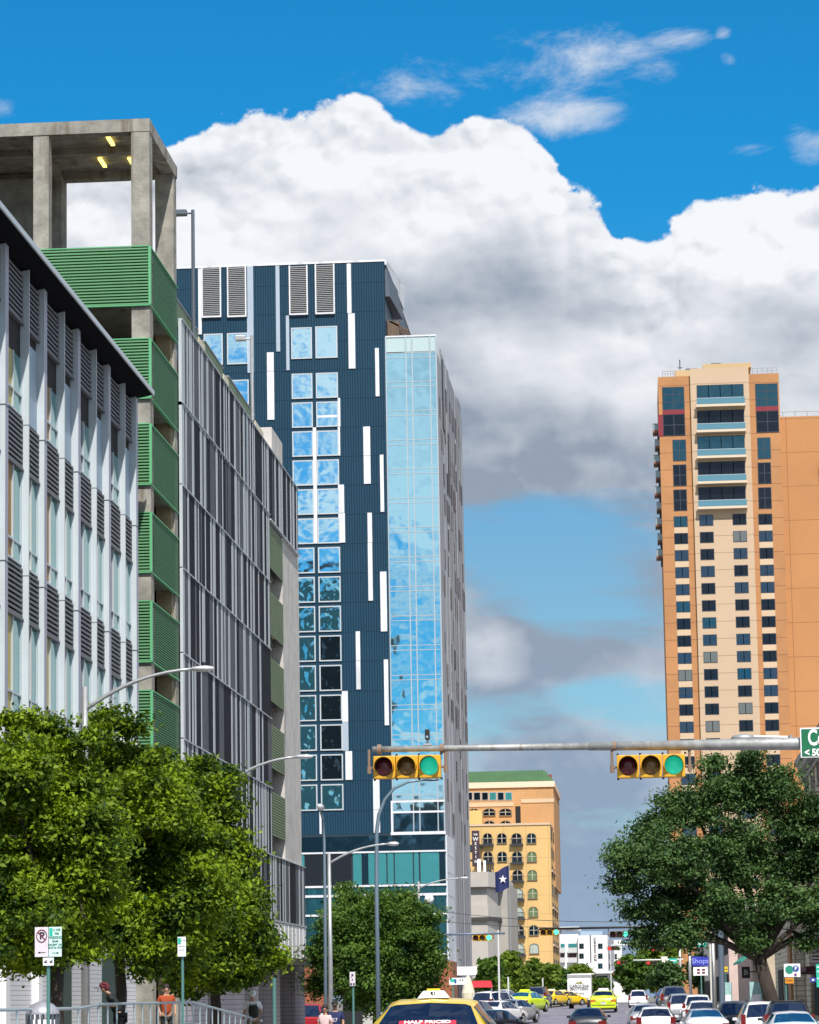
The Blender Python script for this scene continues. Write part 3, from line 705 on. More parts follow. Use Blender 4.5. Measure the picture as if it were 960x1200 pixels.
mb.build('side_panel', mat('pale_side_panel', (.55,.60,.66), .5, .2, var=.08, scale=.3), ht)
rb = gridm('red_brick', (.30,.085,.04), (.2,.1,.07), .5, .25, .03, .04, .85, 'xy', var=.2)
MB().box(-21.4, -19.6, YB-.3, YB+8, -.5, 5.6).build('brick_pier', rb, ht)
MB().box(-36.5, -32.5, YB-.2, YB+2, -.5, 6.1).build('brick_base', rb, ht)
MB().box(-31, -21.5, YB+.5, YB+3, -.5, 4.4).build('entry_wall', dark, ht)
MB().box(-24.6, -21.4, YB-2.5, YB, 3.3, 5.3).build('canopy', mat('blue_canopy', (.12,.16,.24), .5), ht)
MB().box(-20, -16.5, YB+9, YB+22, 4.2, 5.1).build('canopy', white, ht)

# ------------------------------------------------------------------ orange residential tower
YT = 520.0
orange = gridm('orange_panels', (.42,.195,.078), (.22,.10,.045), 0, 3.11, 1, .12, .8, 'x', offz=.1, var=.16, bump=.2, vs=.12)
cream = gridm('cream_panels', (.50,.365,.25), (.30,.2,.13), 0, 3.11, 1, .12, .8, 'x', offz=.1, var=.06, bump=.2, vs=.05)
creamp = mat('cream_plain', (.56,.41,.28), .8, var=.05, scale=.2)
orw = gridm('wing_panels', (.46,.21,.078), (.27,.12,.045), 6.2, 6.22, .12, .12, .8, 'x', offz=.1, var=.10, bump=.2, vs=.05)
tow = thing('residential_tower', 'orange and cream high-rise with stacked dark windows and glass balconies near its top', 'building', (16, YT, 0), world=True)
def tq(px, py): return bq(px, py, YT)
MB().box(5.55, 27.4, YT, 545, 0, 113.4).build('wall', orange, tow)
MB().box(11.35, 21.95, YT-.7, YT, 0, 114.6).build('central_bay', cream, tow)
MB().box(27.42, 60, YT+1.5, 545, 0, 105.6).build('wing', orw, tow)
tg = glassm('tower_glass', (.06,.10,.15), .06, .4, .5, .85); tgd = glassm('tower_glass_dark', (.02,.03,.045), .06, .3, .5, .7); tgl = glassm('tower_glass_blue', (.045,.13,.18), .05, .3, .5, .9)
framed = mat('dark_frame', (.03,.035,.05), .5)
tcols = [(793,809.3,0),(823,839.3,1),(862,878.3,1),(892.5,908.8,0)]
rt = random.Random(9)
xcols = []
for p0, p1, b in tcols:
    a, _ = tq(p0-1.2, 680); c, _ = tq(p1-1.2, 680); xcols.append((a-.0, c, b))
z0 = tq(845, 603.6)[1]
for k in range(22):
    zt = z0-3.11*k; zb = zt-2.0
    for j, (a, c, b) in enumerate(xcols):
        Y = YT-.7 if b else YT
        gm = rt.choice((tg, tgd, tgd, tgl, tg, tgd, mat('blind_glass', (.16,.17,.17), .25, .3)) if j < 3 else (tgd, tgd, tg))
        win(tow, a, c, zb, zt, Y, framed, gm, fr=.10, d=.06, mull=1)
        if not b and k > 0: MB().box(a+.02, c-.02, YT-.05, YT-.005, zt+.03, zt+1.08).build('spandrel_panel', creamp, tow)
# tall upper side windows
for j, (p0, p1) in enumerate(((788.2,804.6),(887.5,903.8))):
    for k in range(3):
        cy = 515.5+29.2*k-(2.5 if j else 0)
        a, zt = tq(p0+.5*k, cy); c, zb = tq(p1+.5*k, cy+24.5); win(tow, a, c, zb, zt, YT, framed, (tgl, tgd, tgd)[k], fr=.1, d=.07, mull=1, transom=1)
redp = mat('dark_red_panel', (.20,.012,.025), .5)
for j, (p0, p1, yy) in enumerate(((776,802.5,454),(885,912.3,450))):
    a, zt = tq(p0, yy); c, zb = tq(p1, yy+26); win(tow, a, c, zb, zt, YT, framed, tgl, fr=.1, d=.10, mull=1, transom=2)
    _, z2 = tq(p0, yy+32); _, z3 = tq(p0, yy+57)
    MB().box(a, c, YT-.14, YT-.01, z2, zb).build('red_spandrel', redp, tow)
    win(tow, a, c, z3, z2-.02, YT, framed, tgd, fr=.1, d=.10, mull=1, transom=1)
    if j == 0: MB().box(a-.9, a-.02, YT-.1, YT-.01, z3, z2).build('red_spandrel', redp, tow)
# wide balcony bays
ybal = mat('balcony_slab', (.62,.50,.38), .8)
ras = [452.5, 482.3, 512.6, 542.5, 572.0]
for k, yy in enumerate(ras):
    a, zt = tq(816.3+.45*k, yy); c, _ = tq(871.3+.6*k, yy-1.5); _, zb = tq(845, yy+16.5); _, zr = tq(845, yy+23.3); _, zs_ = tq(845, yy+26)
    win(tow, a, c, zr, zt, YT-.7, framed, (tgl, tgd, tgl, tgd, tgd)[k], fr=.12, d=.06, mull=3, transom=1, name='balcony_window')
    MB().box(a-.2, c+.2, YT-2.2, YT-.7, zr-.45, zr-.02).build('balcony_slab', ybal, tow)
    r_ = MB().box(a-.1, c+.1, YT-2.16, YT-2.10, zr, zb-.0, 0).box(a-.15, c+.15, YT-2.18, YT-2.08, zb, zb+.10, 1).build('balcony_rail', [mat('rail_glass', (.16,.34,.42), .1, .6), mat('rail_cap', (.45,.5,.52), .4, .5)], tow)
# side balconies on the left face
for k in range(9):
    zc = tq(770, 497+18.5*k)[1]
    b_ = MB(); w_ = 1.15 if k % 2 == 0 else .85
    b_.box(5.55-w_, 5.54, YT+3, YT+7, zc-.9, zc-.5, 0); b_.box(5.55-w_, 5.54, YT+3, YT+3.06, zc-.5, zc+.6, 1); b_.box(5.55-w_, 5.55-w_+.06, YT+3.06, YT+7, zc-.5, zc+.6, 1); b_.box(5.55-w_-.02, 5.54, YT+2.98, YT+7, zc+.6, zc+.7, 2); b_.box(5.2, 5.54, YT+3.3, YT+6.6, zc-2.1, zc-.9, 2)
    b_.build('side_balcony', [mat('side_slab', (.25,.13,.09), .8), mat('rail_grey', (.32,.38,.40), .3, .3), framed], tow)
# roof
rf = MB(); zr = 113.4
x0, zt = tq(791, 430); x1, _ = tq(824, 430); rf.box(x0, x1, YT+3, YT+12, zr, zt, 0)
x0, zt = tq(824, 424.5); x1, _ = tq(881, 424.5); rf.box(x0, x1, YT+2.5, YT+12, 115.2, zt+.2, 0); rf.box(x0, x1-1, YT+3, YT+12, zr, 115.2, 1)
rf.build('roof_house', [mat('tan_wall', (.50,.36,.20), .8), dark], tow)
mb = MB(); x0, zt = tq(834, 418.5); x1, zb = tq(846, 424.5); mb.box(x0, x1, YT+5, YT+7, zb, zt); x0, zt = tq(804, 425); x1, zb = tq(819, 430); mb.box(x0, x1, YT+5, YT+7, zb-.3, zt); mb.build('air_handler', steeld, tow)
mb = MB(); x, zt = tq(797, 416); mb.tube([(x,YT+4,115.5),(x,YT+4,zt)], .12, 6); mb.tube([(x-.5,YT+4,zt-1.5),(x+.5,YT+4,zt-1.5)], .08, 5); x,zt=tq(828,420); mb.tube([(x,YT+4,116.5),(x,YT+4,zt)], .08, 5); mb.build('antenna', steeld, tow)
mb = MB()
for (pa, pb, zz, yy) in ((776.5,792,113.4,YT+.3),(882,911,113.4,YT+.3)):
    xa,_ = tq(pa, 437); xb,_ = tq(pb, 437); n = 5
    for i in range(n+1): mb.tube([(xa+(xb-xa)*i/n,yy,zz),(xa+(xb-xa)*i/n,yy,zz+1.1)], .04, 4)
    mb.tube([(xa,yy,zz+1.1),(xb,yy,zz+1.1)], .04, 4); mb.tube([(xa,yy,zz+.6),(xb,yy,zz+.6)], .03, 4)
for i in range(13): mb.tube([(28+i*2.2,YT+1.7,105.6),(28+i*2.2,YT+1.7,106.5)], .05, 4)
mb.tube([(27.6,YT+1.7,106.5),(58,YT+1.7,106.5)], .05, 4)
mb.build('roof_railing', steel, tow)
mb = MB()
for zz in (96, 90.2, 84.4): mb.box(34.4, 36, YT+.2, YT+1.5, zz-1.4, zz+1.0)
mb.build('wing_balcony', mat('brown_balcony', (.2,.1,.05), .8), tow)
MB().box(33.4, 35.2, YT+1.38, YT+1.5, tq(960,790)[1], tq(960,771)[1]).build('wing_vent', mat('brown_vent', (.42,.18,.09), .8), tow)

# ------------------------------------------------------------------ yellow hotel with green roof
YW = 470.0
yel = gridm('yellow_stucco', (.60,.39,.155), (.38,.23,.09), 3.6, 3.02, .05, .05, .85, 'x', var=.08, bump=.2, vs=.1)
orb = gridm('orange_brick', (.50,.28,.125), (.38,.2,.09), 0, .3, 1, .06, .85, 'x', var=.12, bump=.3, vs=.2)
hw = thing('yellow_hotel', 'yellow arched-window hotel with an orange brick upper part and a green metal hipped roof', 'hotel', (-22, YW, 0), world=True)
def wq(px, py, Y=YW): return bq(px, py, Y)
xr, ztp = wq(644.5, 966.5)
MB().box(-36, xr, YW, 510, 0, ztp).build('wall', yel, hw)
mb = MB(); mb.box(-36, xr+.1, YW-.15, YW+.2, ztp, ztp+.35); mb.box(xr-.2, xr+.1, YW+.2, 485, ztp, ztp+.35); mb.build('cornice', creamp, hw)
YU = 486.0
xr2, zc = wq(648.5, 922, YU)
MB().box(-36, xr2, YU, 520, 20, zc).build('upper_wall', orb, hw)
mb = MB(); mb.box(-36, xr2+.25, YU-.3, 520, zc, zc+.95); mb.build('cornice', mat('pink_cornice', (.72,.55,.42), .8), hw)
mb = MB(); _, za = wq(648, 938.5, YU); mb.box(wq(611,938,YU)[0], xr2+.1, YU-.12, YU-.005, za-.25, za+.4); mb.box(-36, wq(602,940,YU)[0], YU-.12, YU-.005, za-.75, za-.1); mb.build('string_course', creamp, hw)
# hip roof
rfz = wq(640, 902.5, YU+6)[1]; e = xr2+.1
mb = MB(); mb.quad([(-40,YU-.2,zc+.95),(e,YU-.2,zc+.95),(e-1.7,YU+6,rfz),(-40,YU+6,rfz)]); mb.quad([(e,YU-.2,zc+.95),(e,520,zc+.95),(e-1.7,514,rfz),(e-1.7,YU+6,rfz)]); mb.quad([(-40,YU+6,rfz),(e-1.7,YU+6,rfz),(e-1.7,514,rfz),(-40,514,rfz)])
n = int((e+40)/.55)
for i in range(n):
    x = -40+i*.55; t0 = 0 if x < e-1.7 else 0
    if x < e-1.8: mb.hexa([(x,YU-.25,zc+1.0),(x+.07,YU-.25,zc+1.0),(x+.07,YU+5.9,rfz+.02),(x,YU+5.9,rfz+.02)],[(x,YU-.25,zc+1.1),(x+.07,YU-.25,zc+1.1),(x+.07,YU+5.9,rfz+.1),(x,YU+5.9,rfz+.1)])
mb.build('roof', mat('green_metal_roof', (.06,.135,.055), .6, .0, var=.1, scale=.3), hw)
MB().box(e-1.2, e-.6, YU+8, YU+10, zc+1.2, zc+2.7).build('chimney', mat('red_chimney', (.3,.05,.04), .8), hw)
# ribbon windows
for i, (p0, p1) in enumerate(((547,554),(555,563.5),(564.5,572.5),(573.5,582),(583,591),(592,600.5))):
    a, zt = wq(p0, 928.5, YU); c, zb = wq(p1, 938, YU); win(hw, a, c, zb, zt, YU, framew, (tgd, tgd, tgd, tealp, navyg, tealp)[i], fr=.08, d=.08)
def arch(parent, a, c, zb, zt, Y, gm, balc=False, fm=None):
    r = (c-a)/2; xm = (a+c)/2; rise = min(r*.75, (zt-zb)*.4); N = 8
    arc = [(xm+r*cos(PI*k/N), zt-rise+rise*sin(PI*k/N)) for k in range(N+1)]
    pane = MB(); pane.quad([(a,Y-.03,zb),(c,Y-.03,zb)]+[(x,Y-.03,z) for x, z in arc])
    fr = MB()
    for (x1,z1),(x2,z2) in zip(arc, arc[1:]):
        def o(x, z, q): return (xm+(x-xm)*q, zt-rise+(z-(zt-rise))*q)
        p1, p2, p3, p4 = (x1,z1),(x2,z2),o(x2,z2,1.16),o(x1,z1,1.16)
        fr.hexa([(q[0],Y-.12,q[1]) for q in (p1,p2,p3,p4)], [(q[0],Y-.004,q[1]) for q in (p1,p2,p3,p4)])
    fr.box(a-.12, a, Y-.12, Y-.004, zb, zt-rise); fr.box(c, c+.12, Y-.12, Y-.004, zb, zt-rise); fr.box(a-.15, c+.15, Y-.2, Y-.004, zb-.15, zb)
    fr.box(xm-.05, xm+.05, Y-.08, Y-.035, zb, zt, 1); fr.box(a, c, Y-.07, Y-.036, (zb+zt)/2-.04, (zb+zt)/2+.04, 1)
    fo = fr.build('window', [mat('arch_frame', (.16,.13,.09), .7), mat('arch_mullion', (.5,.45,.36), .7)], parent); pane.build('pane', gm, fo)
    if balc:
        b = MB(); b.box(a-.35, c+.35, Y-.75, Y-.004, zb-.5, zb-.22); 
        for i in range(9): b.box(a-.3+i*(c-a+.6)/8-.03, a-.3+i*(c-a+.6)/8+.03, Y-.73, Y-.68, zb-.22, zb+.55)
        b.box(a-.33, c+.33, Y-.74, Y-.67, zb+.55, zb+.62); b.build('balcony', framed, parent)
for (p0, p1) in ((567,580),(586,599),(550,561)):
    for yy in (948.2, 962.5):
        a, zt = wq(p0, yy, YU); c, zb = wq(p1, yy+7.3, YU); arch(hw, a, c, zb if yy < 960 else zb-1, zt, YU, tgd)
a, zt = wq(604, 945, YU); c, zb = wq(610.5, 966, YU); MB().box(a, c, YU-.05, YU-.004, zb-1, zt).build('stair_opening', dark, hw)
MB().box(-36, wq(566,950,YU)[0], YU-3, YU-.1, 20, wq(566,951,YU)[1]).build('yellow_block', yel, hw)
ra = random.Random(2); agl = [tgd, tgd, tgl, mat('curtain_glass', (.42,.50,.46), .25, .2), mat('green_curtain', (.11,.17,.07), .4)]
for r_ in range(8):
    for j, (p0, p1) in enumerate(((566.8,576.3),(583.3,593.2),(600.2,610.8),(618,627.8))):
        k = r_; sh = .55*k if j > 1 else .45*k
        a, zt = wq(p0+sh, 977+21.55*k); c, zb = wq(p1+sh, 987.8+21.55*k)
        arch(hw, a, c, zb, zt, YW, ra.choice(agl), balc=(j in (0, 2)))
# side face windows and mouldings
for k in range(9):
    for q in range(3): MB().box(xr, xr+.12, YW+5+q*11, YW+8+q*11, 3+k*3.02, 4.9+k*3.02).build('side_window', framed, hw)
mb = MB()
for k in range(4): mb.box(xr, xr+.25, YW+3, YW+33, 4+k*6, 4.3+k*6)
mb.build('side_moulding', creamp, hw)
# vertical blade sign
sp = P(557.6, 994, 455); x0 = P(553.2,994,455).x; x1 = P(562,994,455).x; zt = P(557,973.5,455).z; zb = P(557,1015.5,455).z
sg = thing('blade_sign', 'tall dark vertical hotel sign with white letters on the yellow hotel', 'sign', (sp.x, 455, 0), world=True)
MB().box(x0, x1, 455, 455.4, zb, zt).build('sign_board', mat('sign_maroon', (.045,.025,.035), .5), sg)
MB().box(x0-1.2, x0, 455.1, 455.3, zt-3.4, zt-2.2).box(x0-1.5, x0, 455.1, 455.3, zb+.8, zb+1.1).build('sign_bracket', framed, sg)
MB().box(x0+.2,x1-.2,455.4,YW,zt-2,zt-1.8).box(x0+.2,x1-.2,455.4,YW,zb+1,zb+1.2).build('sign_arm', framed, sg)
sw = mat('sign_white', (.8,.8,.8), .5)
text('THE', .36, ((x0+x1)/2, 454.99, zt-.62), sw, sg, bold=.01)
for i, ch in enumerate('WESTIN'):
    text(ch, .62 if i else .85, ((x0+x1)/2, 454.99, zt-1.35-i*.70), sw, sg, bold=.008)

# ------------------------------------------------------------------ grey concrete building with bands
YG = 380.0
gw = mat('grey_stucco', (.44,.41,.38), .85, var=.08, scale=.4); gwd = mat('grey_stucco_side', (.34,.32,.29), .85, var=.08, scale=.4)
gb = thing('concrete_building', 'low pale grey windowless building with shaded overhangs between the blue tower and the yellow hotel', 'building', (-22, YG, 0), world=True)
def prism(mb, pts, z0, z1, mi=0):
    n = len(pts); q = len(mb.v); mb.v += [(x,y,z0) for x,y in pts]+[(x,y,z1) for x,y in pts]
    mb.f += [tuple(range(q+n-1, q-1, -1)), tuple(range(q+n, q+2*n))]+[(q+i, q+(i+1)%n, q+n+(i+1)%n, q+n+i) for i in range(n)]; mb.m += [mi]*(n+2)
gx1 = P(571,1050,YG).x; gx2 = P(582.5,1050,YG+6).x; gz = lambda py: P(565, py, YG).z
def ring(o): return [(-32,YG-o),(gx1+o*.3,YG-o),(gx2+o,YG+6-o*.3),(gx2+o,YG+40),(-32,YG+40)]
mb = MB()
prism(mb, ring(0), 0, gz(1040)); mb.build('wall', gw, gb)
mb = MB(); prism(mb, ring(.7), gz(1039.5), gz(1022)); mb.build('parapet', gw, gb)
mb = MB(); prism(mb, ring(.35), gz(1077), gz(1060.3)); mb.build('band', gw, gb)
mb = MB(); prism(mb, ring(.5), gz(1075)-.4, gz(1075)); prism(mb, ring(.75), gz(1040.5), gz(1039.5)); mb.build('overhang_shade_strip', mat('ledge_shade', (.05,.045,.045), .8), gb)  # near-black strips stand for the overhang shade
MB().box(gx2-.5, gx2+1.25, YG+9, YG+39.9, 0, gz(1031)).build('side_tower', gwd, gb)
mb = MB(); re_ = random.Random(8)
for i in range(16):
    x = -24.6+i*.34; h = re_.uniform(.3, 2.6); mb.tube([(x,YG+4+re_.random()*4,gz(1022)-.2),(x,YG+6,gz(1022)+h)], .05, 4)
    if i % 4 == 0: mb.box(x, x+.5, YG+5, YG+5.6, gz(1022)-.2, gz(1022)+h*.7)
mb.box(-21.5,-21.05,YG+4,YG+5,gz(1022)-.2,gz(1022)+1.9,1); mb.box(-20.7,-20.4,YG+4,YG+5,gz(1022)-.2,gz(1022)+1.7,1)
mb.build('roof_equipment', [steeld, white], gb)
MB().box(-24,-20.4,YG-.08,YG-.01,1,3.4).build('ground_floor_window', dark, gb)
# flag on a pole
fp = P(597.5, 1030, 350); fx = P(597.5,1060,350).x; ft = P(596.5,1005,350).z
fl_ = thing('flagpole', 'thin flagpole flying a dark blue flag with one white star beside the grey building', 'flagpole', (fx, 350, g(350)), world=True)
MB().tube([(fx,350,g(350)),(fx,350,ft)], [.09,.045], 8).build('pole', steel, fl_)
fz = P(597,1014,350).z; fz2 = P(597,1040,350).z; W = 1.65
mb = MB(); N = 10
for i in range(N):
    for j in range(6):
        def fp_(a, b):
            t = a/N; return (fx-.04-W*t, 350+.14*sin(t*7), fz-(fz-fz2)*b/6-.75*t+.15*sin(t*6+b*.3)*t)
        mb.quad([fp_(i,j),fp_(i,j+1),fp_(i+1,j+1),fp_(i+1,j)], 0)
fo = mb.build('flag', mat('flag_blue', (.012,.02,.10), .7), fl_)
mb = MB(); cx, cz = fx-.75, (fz+fz2)/2-.35
st = [(cx+(.52 if k % 2 == 0 else .2)*sin(PI*k/5), 349.78, cz+(.52 if k % 2 == 0 else .2)*cos(PI*k/5)) for k in range(10)]
for k in range(10): mb.quad([(cx,349.78,cz), st[(k+1)%10], st[k]])
mb.build('star', white, fo)

# ------------------------------------------------------------------ white apartment block far down the street
YC = 760.0
wht = mat('white_stucco', (.74,.72,.72), .8, var=.05, scale=.1)
cb = thing('white_apartments', 'white four-storey apartment block with a vertical sign at the street end', 'building', (-12, YC, 0), world=True)
def cq(px, py): return bq(px, py, YC)
MB().box(cq(640,1100)[0], cq(677.5,1100)[0], YC, YC+30, 0, cq(665,1095)[1]).build('wall', wht, cb)
MB().box(cq(677.5,1100)[0], cq(712,1100)[0], YC-1.5, YC+30, 0, cq(690,1096.5)[1]).build('wall', wht, cb)
MB().box(cq(656,1100)[0], cq(679,1100)[0], YC+2, YC+25, 20, cq(665,1089)[1]).build('roof', wht, cb)
MB().box(cq(680,1100)[0], cq(706,1100)[0], YC+4, YC+5, 15, cq(690,1091)[1]).build('roof_screen', mat('blue_grey_screen', (.25,.33,.42), .6), cb)
MB().box(cq(712,1100)[0], cq(719,1100)[0], YC+6, YC+30, 0, cq(715,1101)[1]).build('side_wing', mat('grey_siding', (.22,.23,.27), .7), cb)
MB().box(cq(719,1100)[0], cq(728,1100)[0], YC+8, YC+30, 0, cq(722,1101)[1]).build('side_wing', wht, cb)
for (p0,p1,rows,Yc) in ((657,662,(0,1),0),(666,676,(0,1),0),(679,684.5,(0,1,2),-1.5),(701,706.5,(0,1,2),-1.5),(713.5,716,(1,2),6),(720,723,(0,1,2),8)):
    for r_ in rows:
        yy = 1106+r_*11.6; a, zt = cq(p0, yy); c, zb = cq(p1, yy+6)
        if Yc == 0:
            MB().box(a, c, YC-.06, YC-.004, zb-.6, zt).build('balcony_recess', tealp if r_ == 0 else mat('brown_recess', (.10,.05,.05), .8), cb)
            MB().box(a-.1, c+.1, YC-1.0, YC-.004, zb-1.0, zb-.6).box(a-.1, c+.1, YC-1.0, YC-.94, zb-.6, zb+.3).build('balcony', mat('pale_rail', (.5,.5,.5), .6), cb)
        else: win(cb, a, c, zb, zt, YC+Yc, framed, tgl, fr=.12, d=.08, mull=1)
a, _ = cq(691.5, 1100); MB().box(a, a+.25, YC-1.62, YC-1.504, cq(691,1128)[1], cq(691,1096)[1]).build('joint_strip', framed, cb)
_, zt = cq(697.5,1100); n = 0
xx = cq(697.5, 1112)[0]
for i, ch in enumerate('CRESTON'):
    text(ch, .98, (xx, YC-1.55, cq(697,1101+i*4.05)[1]), black, cb, bold=.025, depth=.03)
lw = thing('low_white_building', 'long low white building with a curved canopy in front of the white apartments', 'building', (-8, 640, 0), world=True)
a = P(672,1140,640).x; c = P(735,1140,640).x
MB().box(a, c, 640, 655, 0, P(700,1139,640).z).build('wall', wht, lw)
MB().box(a, c, 638.5, 640, P(700,1141,640).z, P(700,1139,640).z+.1).build('canopy', white, lw)
MB().box(P(692,1143,640).x, P(712,1143,640).x, 639.9, 639.99, P(700,1147,640).z, P(700,1144,640).z).build('dark_window', framed, lw)

# ------------------------------------------------------------------ right side of the street
stone = gridm('cream_stone', (.55,.45,.33), (.33,.26,.18), .7, .35, .03, .03, .85, 'xy', var=.22, vs=.8)
stone2 = gridm('rough_stone', (.50,.45,.36), (.25,.2,.14), .5, .3, .05, .05, .9, 'xy', var=.3, vs=1.5)
pink = mat('pink_stucco', (.55,.42,.38), .85, var=.12, scale=.6)
beige = mat('beige_stucco', (.50,.40,.30), .85, var=.15, scale=.5)
maroon = mat('maroon_paint', (.10,.018,.025), .6)
XR = 9.3
sb = thing('stone_building', 'grey carved stone corner building with a heavy cornice at the right edge', 'building', (XR, 150, 0), world=True)
zt = PX(945, 893, XR).z
MB().box(XR, 22, 118, 165, 0, zt).build('wall', stone, sb)
mb = MB(); mb.box(XR-.45, 22.4, 117.6, 165.4, zt, zt+.35); mb.box(XR-.3, 22.3, 117.7, 165.3, zt-.35, zt); mb.box(XR-.12, 22, 117.9, 165.1, zt-.9, zt-.7)
for i in range(40): mb.box(XR-.28, XR, 118.2+i*1.2, 118.6+i*1.2, zt-.65, zt-.36)
mb.build('cornice', mat('grey_stone', (.33,.31,.28), .9, var=.2, scale=2), sb)
for k in range(3):
    for i in range(8):
        y = 121+i*5.6; z = 5.6+k*3.4
        f = MB(); f.box(XR-.12, XR-.004, y-.2, y, z, z+2.2); f.box(XR-.12, XR-.004, y+1.6, y+1.8, z, z+2.2); f.box(XR-.16, XR-.004, y-.3, y+1.9, z+2.2, z+2.5); f.box(XR-.2, XR-.004, y-.3, y+1.9, z-.2, z)
        fo = f.build('window', MAT['grey_stone'], sb); MB().box(XR-.03, XR-.006, y, y+1.6, z, z+2.2).build('pane', tgd, fo)
MB().box(XR-.10, XR-.005, 118, 161.5, 2.9, 4.6).build('shop_fascia', maroon, sb)
MB().box(XR-.06, XR-.005, 119, 161, .5, 2.8).build('shop_window', dark, sb)
MB().box(XR-.2, XR+1, 161.6, 165.2, 0, 5.0).build('corner_pier', stone2, sb)
MB().box(XR-1.6, XR-.11, 140, 160, 2.7, 2.95).build('awning', mat('maroon_awning', (.09,.02,.03), .8), sb)
st_ = thing('stone_pier_building', 'narrow rough cream limestone building front just behind the big oak trunk', 'building', (XR, 186, 0), world=True)
MB().box(XR-.6, 20, 171, 195, 0, 8.2).build('wall', stone2, st_); MB().box(XR-.8, 20.2, 170.8, 195.2, 8.2, 8.6).build('cornice', creamp, st_)
MB().box(XR-.66, XR-.604, 176, 182, .5, 3.2).box(XR-.66, XR-.604, 184, 190, .5, 3.2).build('shop_window', dark, st_)
MB().box(XR-.75, XR-.61, 172, 175, 1.2, 5.4).build('timber_shutter', mat('brown_shutter', (.28,.14,.07), .8, var=.3, scale=3), st_)
b2 = thing('beige_shop_building', 'beige low shop building with narrow vertical pilasters and a green awning', 'building', (XR, 230, 0), world=True)
MB().box(XR-.7, 24, 205, 262, 0, 7.6).build('wall', beige, b2)
mb = MB()
for i in range(15): mb.box(XR-.95, XR-.705, 205.3+i*3.9, 206.2+i*3.9, 0, 6.2)
mb.build('pilaster', pink, b2)
mb = MB()
for i in range(14): mb.box(XR-.76, XR-.71, 206.6+i*3.9, 208.8+i*3.9, .5, 5.0)
mb.build('shop_window', dark, b2)
mb = MB(); mb.hexa([(XR-2.4,208,3.9),(XR-.95,208,5.0),(XR-.95,226,5.0),(XR-2.4,226,3.9)],[(XR-2.4,208,4.05),(XR-.95,208,5.15),(XR-.95,226,5.15),(XR-2.4,226,4.05)]); mb.build('awning', mat('green_awning', (.02,.25,.18), .7), b2)
MB().box(XR-1.0, 24.3, 204.8, 262.2, 7.6, 8.1).build('cornice', creamp, b2)
b3 = thing('pink_shop_building', 'pinkish two-storey shop row further down on the right', 'building', (XR, 290, 0), world=True)
MB().box(XR-1.5, 24, 268, 330, 0, 9.5).build('wall', pink, b3); MB().box(XR-1.8, 24, 267.7, 330.3, 9.5, 10).build('cornice', white, b3)
mb = MB()
for i in range(12):
    for z in (1.0, 5.4): mb.box(XR-1.56, XR-1.505, 270+i*5, 273+i*5, z, z+2.6)
mb.build('window_band', dark, b3)
b4 = thing('pale_shop_building', 'pale flat-roofed shop building beyond the pink shop row', 'building', (XR, 380, 0), world=True)
MB().box(XR-1.5, 26, 345, 430, 0, 8).build('wall', mat('pale_stucco', (.58,.55,.5), .85), b4); MB().box(XR-1.56, XR-1.505, 348, 425, 1, 3.4).build('window_band', dark, b4); MB().box(XR-1.8, 26, 344.7, 430.3, 8, 8.4).build('cornice', white, b4)
# towers standing behind the viewer: the hotel glass mirrors them
sil = mat('brown_tower_wall', (.12,.10,.09), .8, var=.2, scale=.05)
for (x0, x1, y0, h, lab) in ((-100,-70,-170,108,'brown stepped office tower behind the viewer, mirrored in the left hotel windows'), (-69,-40,-170,44,'low brown office block behind the viewer, mirrored in the hotel podium')):
    t = thing('office_tower', lab, 'building', (x0, y0, 0), world=True)
    MB().box(x0, x1, y0-25, y0, 0, h).box(x0+7, x1-8, y0-22, y0-3, h, h+9).build('wall', sil, t)
    mb = MB()
    for k in range(int(h/4)-1): mb.box(x0+1, x1-1, y0+.01, y0+.1, 4+k*4, 6+k*4)
    mb.build('window_band', tealp, t)
